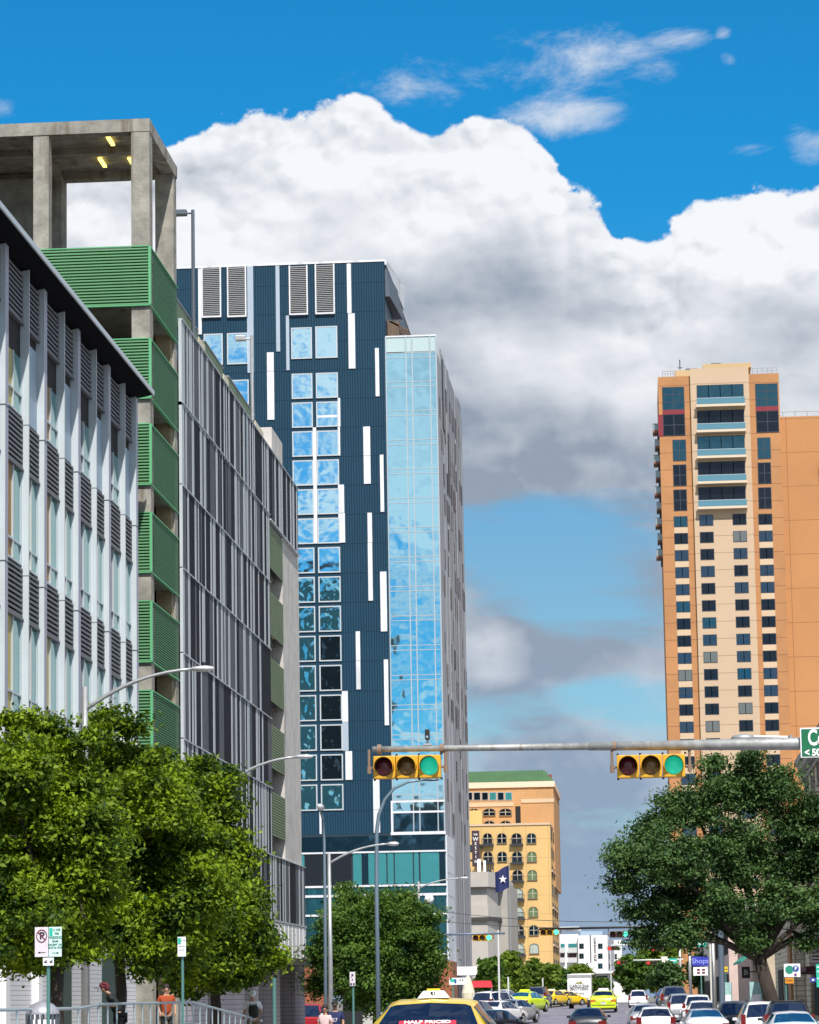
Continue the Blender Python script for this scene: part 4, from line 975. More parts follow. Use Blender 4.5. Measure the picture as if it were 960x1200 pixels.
# ------------------------------------------------------------------ trees
bark = mat('bark', (.040,.030,.024), .95, var=.35, scale=4, bump=.6, bscale=14, stretch=(1,1,.25))
lime = leafm('bright_leaves', (.015,.045,.003), (.21,.305,.008), .22)
oakl = leafm('oak_leaves', (.018,.05,.014), (.095,.175,.050), .18)
midl = leafm('mid_leaves', (.025,.065,.010), (.11,.20,.030), .30)
farl = leafm('far_leaves', (.05,.10,.012), (.20,.28,.035), .35)
def leaves(blobs, n, size, seed, clump=.38, per=46, fill=.55, corek=.22):
    """blobs: (centre, rx, ry, rz). leaf clumps through each lobe, leaves through each clump"""
    rg = np.random.default_rng(seed)
    vol = np.array([b[1]*b[2]*b[3] for b in blobs])**.75; vol /= vol.sum()
    nc = max(8, n//per); cs = []
    for b, vfrac in zip(blobs, vol):
        k = max(3, int(nc*vfrac)); d = rg.normal(size=(k,3)); d /= np.linalg.norm(d, axis=1)[:,None]
        r = fill+(1.02-fill)*rg.random(k)**.8
        r *= 1+.20*rg.normal(size=k)
        cs.append(np.array(b[0])+d*r[:,None]*np.array(b[1:4]))
    cs = np.concatenate(cs); k = len(cs)
    cr = clump*(.55+.9*rg.random(k))
    idx = np.repeat(np.arange(k), per)
    off = rg.normal(size=(len(idx),3))*.5*cr[idx][:,None]; off[:,2] *= .5
    p = cs[idx]+off
    core = []
    for b, vfrac in zip(blobs, vol):
        k2 = int(n*corek*vfrac); d = rg.normal(size=(k2,3)); d /= np.linalg.norm(d, axis=1)[:,None]
        core.append(np.array(b[0])+d*(rg.random(k2)[:,None]**.33)*np.array(b[1:4])*.66)
    core = np.concatenate(core); p = np.concatenate([p, core]); off = np.concatenate([off, np.zeros_like(core)]); idx = np.concatenate([idx, np.zeros(len(core), dtype=int)]); m_ = len(p)
    nrm = rg.normal(size=(m_,3))*.75+np.array([0,0,.75])+off/(cr[idx][:,None])*.5
    nrm /= np.linalg.norm(nrm, axis=1)[:,None]
    a = np.cross(nrm, rg.normal(size=(m_,3))); a /= np.linalg.norm(a, axis=1)[:,None]; b = np.cross(nrm, a)
    s = size*(.6+.8*rg.random(m_))[:,None]
    # inner leaves, deep in the crown
    V = np.stack([p-a*s, p-b*s*.5+nrm*s*.12, p+a*s, p+b*s*.5+nrm*s*.12], 1).reshape(-1,3)
    return V, cs
def tree(name, label, base, blobs, n, size, lm, seed, trunk_r=.22, clump=.38, per=46, group=None, fork=.32, fill=.55, lean=None, cat='tree', limbs=9, corek=.22):
    t = thing(name, label, cat, base, world=True, group=group)
    V, cs = leaves(blobs, n, size, seed, clump, per, fill, corek)
    V = V-np.array(base)
    me = bpy.data.meshes.new('crown'); q = len(V)//4
    me.vertices.add(len(V)); me.vertices.foreach_set('co', V.astype(np.float32).ravel())
    me.loops.add(q*4); me.loops.foreach_set('vertex_index', np.arange(q*4, dtype=np.int32))
    me.polygons.add(q); me.polygons.foreach_set('loop_start', np.arange(0, q*4, 4, dtype=np.int32)); me.polygons.foreach_set('loop_total', np.full(q, 4, dtype=np.int32))
    me.materials.append(lm); me.update(calc_edges=True); me.validate()
    o = bpy.data.objects.new('crown', me); COL.objects.link(o); o.parent = t
    rr = random.Random(seed); B = Vector(base)
    zc = sum(b[0][2] for b in blobs)/len(blobs); fk = Vector((base[0], base[1], base[2]+(zc-base[2])*fork*1.6))
    if lean: fk += Vector(lean)
    mb = MB(); mb.tube([B-Vector((0,0,.5)), B.lerp(fk, .5)+Vector((rr.uniform(-.1,.1),0,0)), fk], [trunk_r*1.15, trunk_r*.92, trunk_r*.8], 10)
    mb.build('trunk', bark, t, smooth=True)
    bl = sorted(blobs, key=lambda b: -b[1])[:limbs]
    mb = MB()
    for b in bl:
        e = Vector(b[0]); mid = fk.lerp(e, .5)+Vector((rr.uniform(-.3,.3), rr.uniform(-.3,.3), rr.uniform(-.3,.2)))
        mb.tube([fk-Vector((0,0,.1)), mid, e], [trunk_r*.55, trunk_r*.34, trunk_r*.14], 7)
        for q in range(4):
            d = Vector((rr.gauss(0,1), rr.gauss(0,1), rr.gauss(.2,.7))).normalized(); st = mid.lerp(e, rr.random())
            mb.tube([st, st+d*b[1]*.5+Vector((0,0,.1)), st+d*b[1]*.9], [trunk_r*.17, trunk_r*.1, trunk_r*.04], 5)
    mb.build('limb', bark, t, smooth=True)
    return t
def blobs_px(lst, Y, seed, depth=1.0):
    rr = random.Random(seed); out = []
    for px, py, r in lst:
        y = Y+rr.uniform(-1,1)*depth*(r*Y/FPX); c = P(px, py, y); q = r*y/FPX*.86; out.append(((c.x,c.y,c.z), q, q, q*.92))
    return out
T1 = [(10,905,62),(72,905,52),(40,1000,80),(-30,960,70),(95,975,60),(25,1080,65),(85,1060,55),(55,855,22),(18,845,20),(-20,1060,70),(75,1105,40),(20,1118,34)]
tree('street_tree', 'bushy bright green street tree nearest the left edge, behind the paired parking signs', (P(68,1150,62).x, 62, gl(62)), blobs_px(T1, 62, 1), 130000, .066, lime, 21, trunk_r=.19, clump=.44, per=300)
T2 = [(135,905,48),(122,840,15),(112,862,24),(170,935,55),(150,1010,72),(205,1000,60),(195,905,28),(140,1075,52),(200,1080,55),(120,960,50),(232,1045,42),(175,1115,34),(150,850,10)]
tree('street_tree', 'bushy bright green tree in the middle of the left group, thin dark trunk', (P(138,1150,71).x, 71, gl(71)), blobs_px(T2, 71, 2), 130000, .070, lime, 22, trunk_r=.15, clump=.46, per=300)
T3 = [(235,915,30),(262,910,12),(245,950,32),(262,990,26),(250,1030,44),(278,1062,30),(240,1090,50),(280,1110,36),(310,1105,16),(262,1135,34),(225,1135,30),(318,1128,14),(292,1040,12)]
tree('street_tree', 'bushy bright green tree at the right end of the left group, before striped garage', (P(250,1150,86).x, 86, gl(86)), blobs_px(T3, 86, 3), 105000, .080, lime, 23, trunk_r=.17, clump=.52, per=280)
T4 = [(438,1080,42),(402,1095,36),(482,1092,36),(380,1120,24),(430,1125,44),(492,1128,28),(385,1150,22),(470,1150,40),(406,1045,9),(412,1060,20),(470,1062,26),(440,1158,36),(505,1105,16)]
tree('street_tree', 'rounded dark green tree before the podium of the blue tower', (P(440,1170,140).x, 140, g(140)+.14), blobs_px(T4, 140, 4), 90000, .09, midl, 24, trunk_r=.2, clump=.6, per=120)
T5 = [(862,925,38),(812,945,36),(905,930,36),(945,955,34),(770,965,26),(745,1000,30),(790,1012,46),(860,1000,52),(922,1005,46),(975,1000,42),(735,1035,22),(722,1005,14),(780,1060,38),(845,1065,38),(905,1060,34),(760,1095,22),(800,1098,26),(880,1100,20),(955,1065,34),(990,1080,36),(735,1068,16),(880,895,18),(835,905,20),(950,1105,16)]
tree('live_oak', 'large dark green live oak with a thick leaning trunk on the right pavement', (P(917,1170,122).x, 122, g(122)+.14), blobs_px(T5, 122, 5, .9), 135000, .080, oakl, 25, trunk_r=.34, clump=.60, per=200, fork=.30, fill=.35, lean=(-.9,0,0), limbs=16, corek=.04)
def ftree(px0, px1, py0, Y, lm, lab, seed, n=9000, size=.32):
    rr = random.Random(seed); s = Y/FPX; rpx = (px1-px0)/2; cxp = (px0+px1)/2; zb = g(Y)+1.6; top = P(cxp, py0, Y).z
    bl = []; W = rpx*s; H = (top-zb)
    for i in range(9):
        a = rr.uniform(-1,1); b = rr.uniform(0,1); q = rr.uniform(.28,.42)*min(W,H*.8)
        x = P(cxp,1168,Y).x+a*(W-q)*(1-.35*b); z = zb+q+b*(H-2*q)
        bl.append(((x, Y+rr.uniform(-1,1)*W*.5, z), q, q, q))
    bl.append(((P(cxp,1168,Y).x, Y, zb+H*.5), W*.6, W*.6, H*.4))
    return tree('street_tree', lab, (P(cxp,1168,Y).x, Y, g(Y)+.1), bl, n, size, lm, seed, trunk_r=.16, clump=W*.2, per=30, group='trees further down the street')
ftree(558, 592, 1122, 250, midl, 'dark green tree behind the parked cars, just right of the blue tower', 31)
ftree(580, 622, 1114, 290, farl, 'green tree under the star flag', 32, 12000, .28)
ftree(612, 660, 1126, 330, farl, 'broad yellow-green tree before the yellow hotel', 33, 12000)
ftree(636, 672, 1133, 400, midl, 'dark tree behind the white delivery truck', 34)
ftree(662, 700, 1130, 560, farl, 'sunlit light green tree below the white apartments', 35, 9000, .4)
ftree(718, 770, 1118, 420, midl, 'dense dark tree in the middle of the street view', 36, 14000, .36)
ftree(742, 800, 1102, 480, farl, 'taller yellow-green tree behind the far red signals', 37, 14000, .4)
ftree(760, 806, 1128, 330, oakl, 'dark low tree beside the right row of parked cars', 38, 9000)
ftree(690, 722, 1146, 500, midl, 'small dark tree right of the truck', 39, 6000, .34)
ftree(802, 850, 1112, 380, oakl, 'dark tree behind the blue shop sign', 40, 9000)

# ------------------------------------------------------------------ cars
cglass = glassm('car_glass', (.025,.045,.10), .04, .1, 2, .8)
cglassb = glassm('car_glass_blue', (.06,.30,.50), .04, .1, 2, .9)
redl = mat('tail_light', (.16,.006,.006), .3); ambl = mat('amber_light', (.5,.16,.02), .3); lens = mat('headlamp', (.6,.6,.62), .15, .5)
plate = mat('number_plate', (.6,.62,.65), .5)
def paint(name, c, metal=.25): 
    M = mat(name, c, .28, metal); M.node_tree.nodes['Principled BSDF'].inputs['Coat Weight'].default_value = .5; return M
PR = {  # stations: y, z_top, w_top, z_shoulder, w_shoulder
'sedan': [(-2.42,.60,.62,.50,.80),(-2.36,.98,.66,.86,.86),(-2.2,1.06,.70,.93,.89),(-1.72,1.09,.72,.97,.91),(-1.0,1.40,.56,.98,.92),(-.25,1.46,.59,.97,.92),(.4,1.42,.57,.95,.92),(1.2,1.0,.70,.92,.92),(2.05,.86,.66,.78,.89),(2.36,.68,.60,.60,.82),(2.42,.48,.56,.42,.78)],
'suv':   [(-2.30,.60,.70,.50,.84),(-2.26,1.02,.74,.92,.90),(-2.18,1.08,.76,1.00,.93),(-1.85,1.66,.60,1.04,.94),(-1.0,1.74,.63,1.05,.94),(.2,1.70,.62,1.03,.94),(1.1,1.12,.74,1.0,.94),(1.9,1.0,.72,.86,.92),(2.26,.80,.66,.66,.86),(2.32,.5,.6,.42,.8)],
'hatch': [(-2.0,.58,.66,.48,.80),(-1.97,.98,.72,.88,.88),(-1.90,1.04,.74,.96,.90),(-1.45,1.42,.58,.98,.90),(-.5,1.50,.61,.98,.90),(.3,1.46,.59,.96,.90),(1.15,1.0,.70,.92,.90),(1.8,.86,.66,.76,.88),(2.1,.66,.6,.58,.8),(2.16,.46,.56,.40,.76)]}
WI = {'sedan': (3, 4, 6, 7), 'suv': (2, 3, 5, 6), 'hatch': (2, 3, 5, 6)}
def car(name, label, kind, body, loc, rz=0, cat='car', taxi=False, glass=None, group=None, lights=None, plate_on=True, rack=False):
    t = thing(name, label, cat, loc, rz, group)
    st = PR[kind]; mb = MB(); rings = []
    for (y, zt, wt, zs_, ws) in st:
        ring = [(-ws*.94,.24),(-ws*1.0,.52),(-ws,zs_*.82+.06),(-ws*.985,zs_),(-wt,zt-.035 if zt-zs_ > .2 else zt-.02),(-wt*.82,zt),(0,zt+.025),(wt*.82,zt),(wt,zt-.035 if zt-zs_ > .2 else zt-.02),(ws*.985,zs_),(ws,zs_*.82+.06),(ws,.52),(ws*.94,.24)]
        rings.append([(x,y,z) for x, z in ring])
    N = len(rings[0]); V = [p for r in rings for p in r]; mb.v = V
    for i in range(len(rings)-1):
        for k in range(N-1): mb.f.append((i*N+k, i*N+k+1, (i+1)*N+k+1, (i+1)*N+k)); mb.m.append(0)
        mb.f.append((i*N+N-1, i*N, (i+1)*N, (i+1)*N+N-1)); mb.m.append(0)
    mb.f.append(tuple(reversed(range(N)))); mb.f.append(tuple((len(rings)-1)*N+k for k in range(N))); mb.m += [0,0]
    b = mb.build('body', body, t, smooth=True)
    bm = bmesh.new(); bm.from_mesh(b.data); bmesh.ops.recalc_face_normals(bm, faces=bm.faces); bm.to_mesh(b.data); bm.free()
    gmat = glass or cglass
    def rp(i, k): return Vector(rings[i][k])
    def pane(nm, q, gm, ins=.05, out=.012):
        c = sum(q, Vector())/4; n = (q[1]-q[0]).cross(q[3]-q[0]).normalized()
        if n.dot(c-Vector((0,0,.8))) < 0: n = -n
        q2 = [p.lerp(c, ins)+n*out for p in q]; q3 = [p.lerp(c, ins)-n*.01 for p in q]
        mb = MB(); mb.hexa(q3, q2); return mb.build(nm, gm, t)
    r0, r1, f0, f1 = WI[kind]
    def screen(nm, lo, hi):
        A = [rp(lo,k).lerp(rp(hi,k), .07) for k in range(4,9)]; B = [rp(hi,k).lerp(rp(lo,k), .07) for k in range(4,9)]
        for Q in (A, B): Q[0] = Q[0].lerp(Q[1], .25); Q[4] = Q[4].lerp(Q[3], .25)
        d = (B[2]-A[2]).cross(Vector((1,0,0))).normalized(); d = d if d.z > 0 else -d
        mb = MB()
        for k in range(4): mb.hexa([p-d*.01 for p in (A[k],A[k+1],B[k+1],B[k])], [p+d*.012 for p in (A[k],A[k+1],B[k+1],B[k])])
        return mb.build(nm, gmat, t)
    screen('rear_window', r0, r1); screen('windscreen', f1, f0)
    for s in (0, 1):
        sh = (3, 4) if s == 0 else (9, 8)
        for i in range(r1, f0):
            q = [rp(i,sh[0]), rp(i+1,sh[0]), rp(i+1,sh[1]), rp(i,sh[1])]; pane('side_window', q, gmat, .09, .012)
        # quarter lights
        for (i, j) in ((r0, r1), (f1, f0)):
            a_, b_, c_ = rp(j,sh[0]), rp(j,sh[1]), rp(i,sh[0]).lerp(rp(j,sh[0]),.35); cc = (a_+b_+c_)/3; nn = Vector((-1 if s == 0 else 1,0,.2)).normalized()
            qq = [p.lerp(cc,.12)+nn*.012 for p in (a_,b_,c_)]; m2 = MB(); m2.quad(qq if s else qq[::-1]); m2.build('quarter_window', gmat, t)
    L_ = -st[0][0]; ws = st[3][4]; ra_ = .33 if kind != 'suv' else .37
    for y in (-L_*.60, L_*.60):
        for s in (-1, 1):
            w_ = MB(); w_.tube([(s*(ws-.20),y,ra_),(s*(ws+.01),y,ra_)], ra_, 18); wo2 = w_.build('wheel', blackr, t)
            w_ = MB(); w_.tube([(s*(ws+.0),y,ra_),(s*(ws+.025),y,ra_)], ra_*.62, 14); 
            for k in range(5): a = 2*PI*k/5; w_.tube([(s*(ws+.028),y,ra_),(s*(ws+.03),y+ra_*.55*cos(a),ra_+ra_*.55*sin(a))], .035, 5)
            w_.build('rim', steel, wo2)
            A_ = MB(); N2 = 12
            pts = [(s*(ws*1.0+.006), y+(ra_+.07)*cos(PI*k/N2), ra_+(ra_+.05)*sin(PI*k/N2)) for k in range(N2+1)]
            A_.quad(pts if s > 0 else pts[::-1]); A_.build('wheel_arch', black, t)
    m_ = MB()
    for s in (-1, 1): m_.hexa([(s*.89,f,.99) for f in (.97,1.10)]+[(s*1.06,1.10,.99),(s*1.06,.97,.99)], [(s*.89,f,1.11) for f in (.97,1.10)]+[(s*1.05,1.08,1.10),(s*1.05,.98,1.10)])
    m_.build('mirror', body if not taxi else black, t)
    yr = st[1][0]; zs2 = st[1][3]
    for s in (-1, 1):
        if kind == 'sedan': m_ = MB().box(s*.52, s*.875, yr-.045, yr+.14, zs2-.20, zs2-.0)
        elif kind == 'hatch': m_ = MB().box(s*.66, s*.895, yr-.04, yr+.16, zs2-.14, zs2+.16)
        else: m_ = MB().box(s*.74, s*.93, yr-.04, yr+.14, zs2-.12, zs2+.32)
        m_.build('tail_light', lights or redl, t)
        MB().box(s*.45, s*.86, -st[-2][0] and st[-2][0]-.12, st[-2][0]+.05, .55, .70).build('headlight', lens, t)
    if plate_on: MB().box(-.17, .17, yr-.09, yr-.05, zs2-.34, zs2-.20).build('number_plate', plate, t)
    MB().box(-.84, .84, yr-.12, yr+.05, .30, .50, 0).box(-.8,.8,yr-.125,yr-.1,.42,.47,1).build('bumper', [body, black], t)
    MB().box(-.75, .75, -L_+.25, L_-.25, .16, .30).build('underbody', black, t)
    if kind == 'suv' and rack:
        m_ = MB()
        for s in (-1,1): m_.tube([(s*.58,-1.7,1.72),(s*.60,-1,1.79),(s*.58,.1,1.76)], .025, 6)
        m_.build('roof_rail', black, t)
    return t
Wp = paint('white_car_paint', (.74,.74,.76), .1); Yp = paint('yellow_car_paint', (.82,.55,.008), .0); Lp = paint('lime_car_paint', (.62,.80,.02), .0)
Bp = paint('black_car_paint', (.015,.018,.028)); Sp = paint('silver_car_paint', (.42,.43,.46), .5); Dp = paint('dark_grey_car_paint', (.08,.085,.10)); Mp = paint('burgundy_car_paint', (.07,.018,.04)); Rp = paint('red_car_paint', (.42,.02,.03)); Up = paint('blue_car_paint', (.03,.09,.28))
def lane(px, Y): return P(px, 1168, Y).x
def C(px, Y, dz=0): return (lane(px, Y), Y, g(Y)+dz)
# nearest taxi with roof sign
YT1 = 40.5
tx = car('taxi', 'nearest yellow taxi with number 51 roof sign and red banner in its back window', 'sedan', Yp, C(511, YT1, .13), 0, cat='taxi', taxi=True)
m_ = MB(); m_.hexa([(-.22,-.52,1.475),(.22,-.52,1.475),(.22,-.28,1.475),(-.22,-.28,1.475)], [(-.14,-.48,1.575),(.14,-.48,1.575),(.14,-.32,1.575),(-.14,-.32,1.575)]); rs_ = m_.build('roof_sign', white, tx, bevel=.01)
MB().box(-.09,.09,-.46,-.34,1.575,1.605).build('sign_top', Yp, rs_)
text('51', .085, (0, -.503, 1.527), black, rs_, depth=.004, bold=.004)
banner = mat('red_banner', (.55,.02,.05), .6)
MB().hexa([(-.38,-1.765,1.07),(.38,-1.765,1.07),(.38,-1.615,1.145),(-.38,-1.615,1.145)], [(-.38,-1.775,1.105),(.38,-1.775,1.105),(.38,-1.625,1.18),(-.38,-1.625,1.18)]).build('window_banner', banner, tx)
tt = text('HALF PRICED', .105, (0,0,0), white, tx, name='banner_lettering', depth=.003, bold=.003); 
tt.data.transform(Matrix.Translation((0,-1.698,1.160)) @ Matrix.Rotation(R(-61), 4, 'X'))
car('parked_car', 'black sedan driving away in the middle of the road, centre of the traffic', 'sedan', Bp, C(689, 140), 0)
car('taxi', 'lime green taxi seen from behind with a white roof sign, right of the delivery truck', 'sedan', Lp, C(707.5, 203), 0, cat='taxi', lights=ambl)
t_ = [o for o in COL.objects if o.get('label','').startswith('lime green taxi seen')][0]
MB().hexa([(-.4,-.6,1.47),(.4,-.6,1.47),(.4,-.3,1.47),(-.4,-.3,1.47)],[(-.3,-.55,1.62),(.3,-.55,1.62),(.3,-.35,1.62),(-.3,-.35,1.62)]).build('roof_sign', white, t_)
text('YELLOW CAB', .19, (0,-2.50,.72), black, t_, depth=.003)
car('pickup', 'white pickup-like van seen from behind, ahead beyond the silver car', 'suv', Wp, C(748, 292), 0, cat='van')
car('parked_car', 'silver car half hidden behind the white hatchback in the right lane', 'sedan', Sp, C(756, 157), R(2))
car('hatchback', 'white hatchback with a dark rear window in the right lane, bottom of the photo', 'hatch', Wp, C(768, 136), 0)
# left side
car('parked_car', 'dark burgundy car just right of the near taxi', 'suv', Mp, C(556, 150, .10), R(-14))
car('parked_car', 'black sedan in front of the burgundy car with its right front wheel showing', 'sedan', Bp, C(578, 138, .0), R(-22))
car('parked_car', 'white station wagon, longest of the white cars on the left', 'suv', Wp, C(584, 196), R(-30), rack=True)
car('parked_car', 'white sedan with red tail light in front of the white wagon', 'sedan', Wp, C(585, 178, .1), R(-22))
car('parked_car', 'grey silver sedan between the white cars and the lime taxi', 'sedan', Sp, C(603, 186, .1), R(-20))
car('parked_car', 'white hatchback further back behind the lime taxi', 'hatch', Wp, C(592, 262, .3), R(-15))
tl_ = car('taxi', 'lime green taxi waiting on the left between the silver sedan and the dark SUV', 'sedan', Lp, C(618, 208), R(-18), cat='taxi', glass=cglassb)
MB().hexa([(-.4,-.6,1.47),(.4,-.6,1.47),(.4,-.3,1.47),(-.4,-.3,1.47)],[(-.3,-.55,1.62),(.3,-.55,1.62),(.3,-.35,1.62),(-.3,-.35,1.62)]).build('roof_sign', Lp, tl_)
car('parked_car', 'grey SUV between the lime taxi and the yellow taxis', 'suv', Dp, C(632, 262, .25), R(-6), rack=True)
y1 = car('taxi', 'yellow taxi with a dark rear beside the grey SUV', 'sedan', Yp, C(649, 285, .35), R(-24), cat='taxi')
MB().box(-.35,.35,-.55,-.35,1.47,1.6).build('roof_sign', white, y1)
y2 = car('taxi', 'yellow taxi showing its side, left of the delivery truck', 'sedan', Yp, C(663, 292, .3), R(-40), cat='taxi')
MB().box(-.35,.35,-.55,-.35,1.47,1.6).build('roof_sign', white, y2)
car('parked_car', 'red SUV waiting in the side street behind the garage', 'suv', Rp, (lane(367,153), 153, -.18), R(-70), glass=cglass)
# right side
car('parked_car', 'white sedan with a bright blue rear window on the right', 'sedan', Wp, C(824, 124, .05), R(3), glass=cglassb)
car('parked_car', 'white car near the corner at the right edge with a bright blue rear window', 'sedan', Wp, C(925, 98, .0), R(2), glass=cglassb)
car('parked_car', 'black SUV with roof rails parked under the oak', 'suv', Bp, C(921, 112, .05), 0, rack=True)
car('parked_car', 'white SUV between the dark minivan and the black SUV', 'suv', Wp, C(890, 121, .02), R(2), rack=True)
car('parked_car', 'dark minivan parked left of the white SUV', 'suv', Dp, C(860, 133, .0), 0)
car('parked_car', 'white SUV in the right row behind the two grey poles', 'suv', Wp, C(817, 176, .0), 0)
car('parked_car', 'small white car with a pale window before the grey poles', 'hatch', Wp, C(822, 160, .1), 0)
car('parked_car', 'silver SUV further along the right row', 'suv', Sp, C(796, 186, .0), R(4))
car('parked_car', 'dark red-lit SUV in the right row behind the silver one', 'suv', Dp, C(789, 200, .0), R(2))
car('parked_car', 'blue car at the far end of the right row', 'sedan', Up, C(781, 262, .2), 0, glass=cglassb)
car('parked_car', 'second blue car just before the far end of the right row', 'hatch', Up, C(785, 235, .0), 0, glass=cglassb)
# delivery truck
YK = 300; trk = thing('delivery_truck', 'white box delivery truck with a lettered rear door in the traffic', 'truck', C(680, YK, -.1))
MB().box(-1.2,1.2,-3.0,2.4,.95,3.55).build('cargo_box', white, trk, bevel=.04)
dk = MB().box(-1.02,1.02,-3.06,-3.005,1.15,3.15).build('rear_door', mat('door_white', (.82,.82,.84), .5), trk)
MB().box(-1.2,1.2,-3.05,-3.0,3.2,3.5).build('header', steel, trk)
MB().hexa([(-1.05,2.45,.6),(1.05,2.45,.6),(1.05,4.3,.6),(-1.05,4.3,.6)],[(-1.0,2.45,2.5),(1.0,2.45,2.5),(.95,3.4,2.45),(-.95,3.4,2.45)]).build('cab', white, trk)
MB().box(-1.1,1.1,-3.0,2.4,.55,.94).box(-1.2,1.2,-3.15,-3.0,.5,.7).build('chassis', black, trk)
for y in (-2.0, 3.4):
    for s in (-1,1): MB().tube([(s*.75,y,.48),(s*1.1,y,.48)], .48, 16).build('wheel', blackr, trk)
for s in (-1,1): MB().box(s*.85, s*1.1, -3.18, -3.15, .55, .66).build('tail_light', redl, trk)
for i, (s_, z, q) in enumerate((('FARMERS', 2.35, .40),('BROTHERS', 2.05, .38),('EST. 1912', 1.6, .25))): text(s_ if 0 else ('CAROLINA','BROTHERS','EST 1912')[i], q, (0,-3.07,z), mat('dark_lettering', (.05,.05,.06), .6), dk, depth=.005, bold=.012)
mm_ = MB(); mm_.quad([(-.42,-3.07,2.55),(0,-3.07,2.62),(-.15,-3.07,2.85)]); mm_.quad([(-.1,-3.072,2.6),(.42,-3.072,2.55),(.12,-3.072,2.9)]); mm_.build('emblem', mat('emblem_olive', (.22,.20,.04), .7), dk)
# ------------------------------------------------------------------ traffic signals
hous = mat('signal_yellow', (.62,.33,.015), .5, var=.12, scale=6, dirt=((.3,.16,.02), 5, .62))
gl_ = mat('green_lens_lit', (.02,.4,.25), .4, emit=(.01,.50,.31), es=.62); glf = mat('green_lens_far', (.02,.4,.3), .4, emit=(.10,1.0,.62), es=1.6)
rl_ = mat('red_lens_lit', (.4,.02,.02), .4, emit=(1,.03,.03), es=1.3); rl0 = mat('red_lens', (.10,.012,.018), .25, var=.5, scale=9); al0 = mat('amber_lens', (.16,.085,.02), .25, var=.5, scale=9)
def signal(px, py, Y, label, lit='g', w=1.06, hang=True, far=False, group=None, arm_z=None, body=None):
    c = P(px, py, Y); t = thing('traffic_signal', label, 'traffic light', (c.x, Y, c.z), group=group)
    h = w*.335; s = w/3; body = body or hous
    for i in range(3):
        x = -w/2+s*(i+.5)
        MB().box(x-s/2+.004, x+s/2-.004, 0, .20, -h/2, h/2).build('housing', body, t, bevel=.014)
    for i in range(3):
        x = -w/2+s*(i+.5); r = s*.40
        on = {'g': 2, 'r': 0}[lit] == i
        gm = (gl_ if not far else glf) if (i == 2 and on) else rl_ if (i == 0 and on) else (rl0, al0, mat('green_lens_dark', (.02,.12,.09), .3))[i]
        m_ = MB(); N = 18
        prof = [(r, -.005), (r*.8, -.03), (r*.45, -.05), (.001, -.056)]
        for (r1, y1), (r2, y2) in zip(prof, prof[1:]):
            for k in range(N):
                a, b = 2*PI*k/N, 2*PI*(k+1)/N
                m_.quad([(x+r1*cos(a),y1,r1*sin(a)),(x+r1*cos(b),y1,r1*sin(b)),(x+r2*cos(b),y2,r2*sin(b)),(x+r2*cos(a),y2,r2*sin(a))])
        lo = m_.build('lens', gm, t, smooth=True)
        v_ = MB(); a0, a1 = -.35, PI+.35; N = 16                       # visor: an open hood
        for k in range(N):
            a, b = a0+(a1-a0)*k/N, a0+(a1-a0)*(k+1)/N
            da, db = .22-.08*max(0,-sin(a)), .22-.08*max(0,-sin(b)); ro, ri = r*1.10, r*1.03
            q = lambda rr_, an, yy: (x+rr_*cos(an), yy, rr_*sin(an))
            v_.hexa([q(ri,a,0),q(ro,a,0),q(ro,b,0),q(ri,b,0)], [q(ri,a,-da),q(ro,a,-da),q(ro,b,-db),q(ri,b,-db)])
        v_.build('visor', [body if body is hous else black], t)
        v2 = MB()
        for k in range(N):
            a, b = a0+(a1-a0)*k/N, a0+(a1-a0)*(k+1)/N; ri = r*1.025
            v2.quad([(x+ri*cos(a),0,ri*sin(a)),(x+ri*cos(b),0,ri*sin(b)),(x+ri*cos(b),-.12,ri*sin(b)),(x+ri*cos(a),-.12,ri*sin(a))])
        v2.build('visor_lining', black, t)
    if hang and arm_z is not None:
        dz = arm_z-c.z; m_ = MB()
        for sx in (-1, 1):
            x = sx*(w/2+.07); m_.tube([(sx*w/2,.1,0),(x,.1,-.02)], .02, 6); m_.tube([(x,.1,-.05),(x,.1,dz)], .022, 8); m_.tube([(x,.1,-.09),(x,.1,.02)], .034, 8)
        m_.build('hanger', mat('rusty_steel', (.16,.115,.09), .85, .1, var=.5, scale=12), t)
    if not far:
        for i in range(4):
            for sz in (-1,1): MB().tube([(-w/2+s*i*.985+.02,.05,sz*h/2),(-w/2+s*i*.985+.02,.05,sz*(h/2+.03))], .018, 5).build('bolt', black, t)
    return t
# near mast arm, its pole stands out of the picture on the right
YM = 45.0
a0 = P(436, 877.5, YM); a1 = P(928, 871, YM); zA = lambda x: a0.z+(a1.z-a0.z)*(x-a0.x)/(a1.x-a0.x)
xp = 6.6
ma = thing('signal_mast', 'long near galvanised mast arm carrying the two big yellow signals', 'signal mast', (xp, YM, g(YM)), world=True)
xm = P(690,873,YM).x
gs_ = mat('weathered_galvanised', (.34,.345,.34), .55, .45, var=.3, scale=7, dirt=((.16,.12,.08), 6, .6))
MB().tube([(a0.x+.0,YM+.1,a0.z),(xm+.1,YM+.1,zA(xm))], [.045,.058], 14).build('arm_end', gs_, ma, smooth=True)
MB().tube([(xm,YM+.1,zA(xm)),(a1.x,YM+.1,zA(a1.x)),(xp,YM+.1,zA(xp))], [.064,.098,.13], 16).build('arm', gs_, ma, smooth=True)
MB().tube([(xp,YM+.1,g(YM)),(xp,YM+.1,9.5)], [.19,.14], 16).build('pole', gs_, ma, smooth=True)
x0 = P(885,862,YM).x
MB().tube([(xp,YM+.1,9.2),(xp-1.0,YM+.1,9.5)], .04, 8).build('luminaire_arm', gs_, ma)
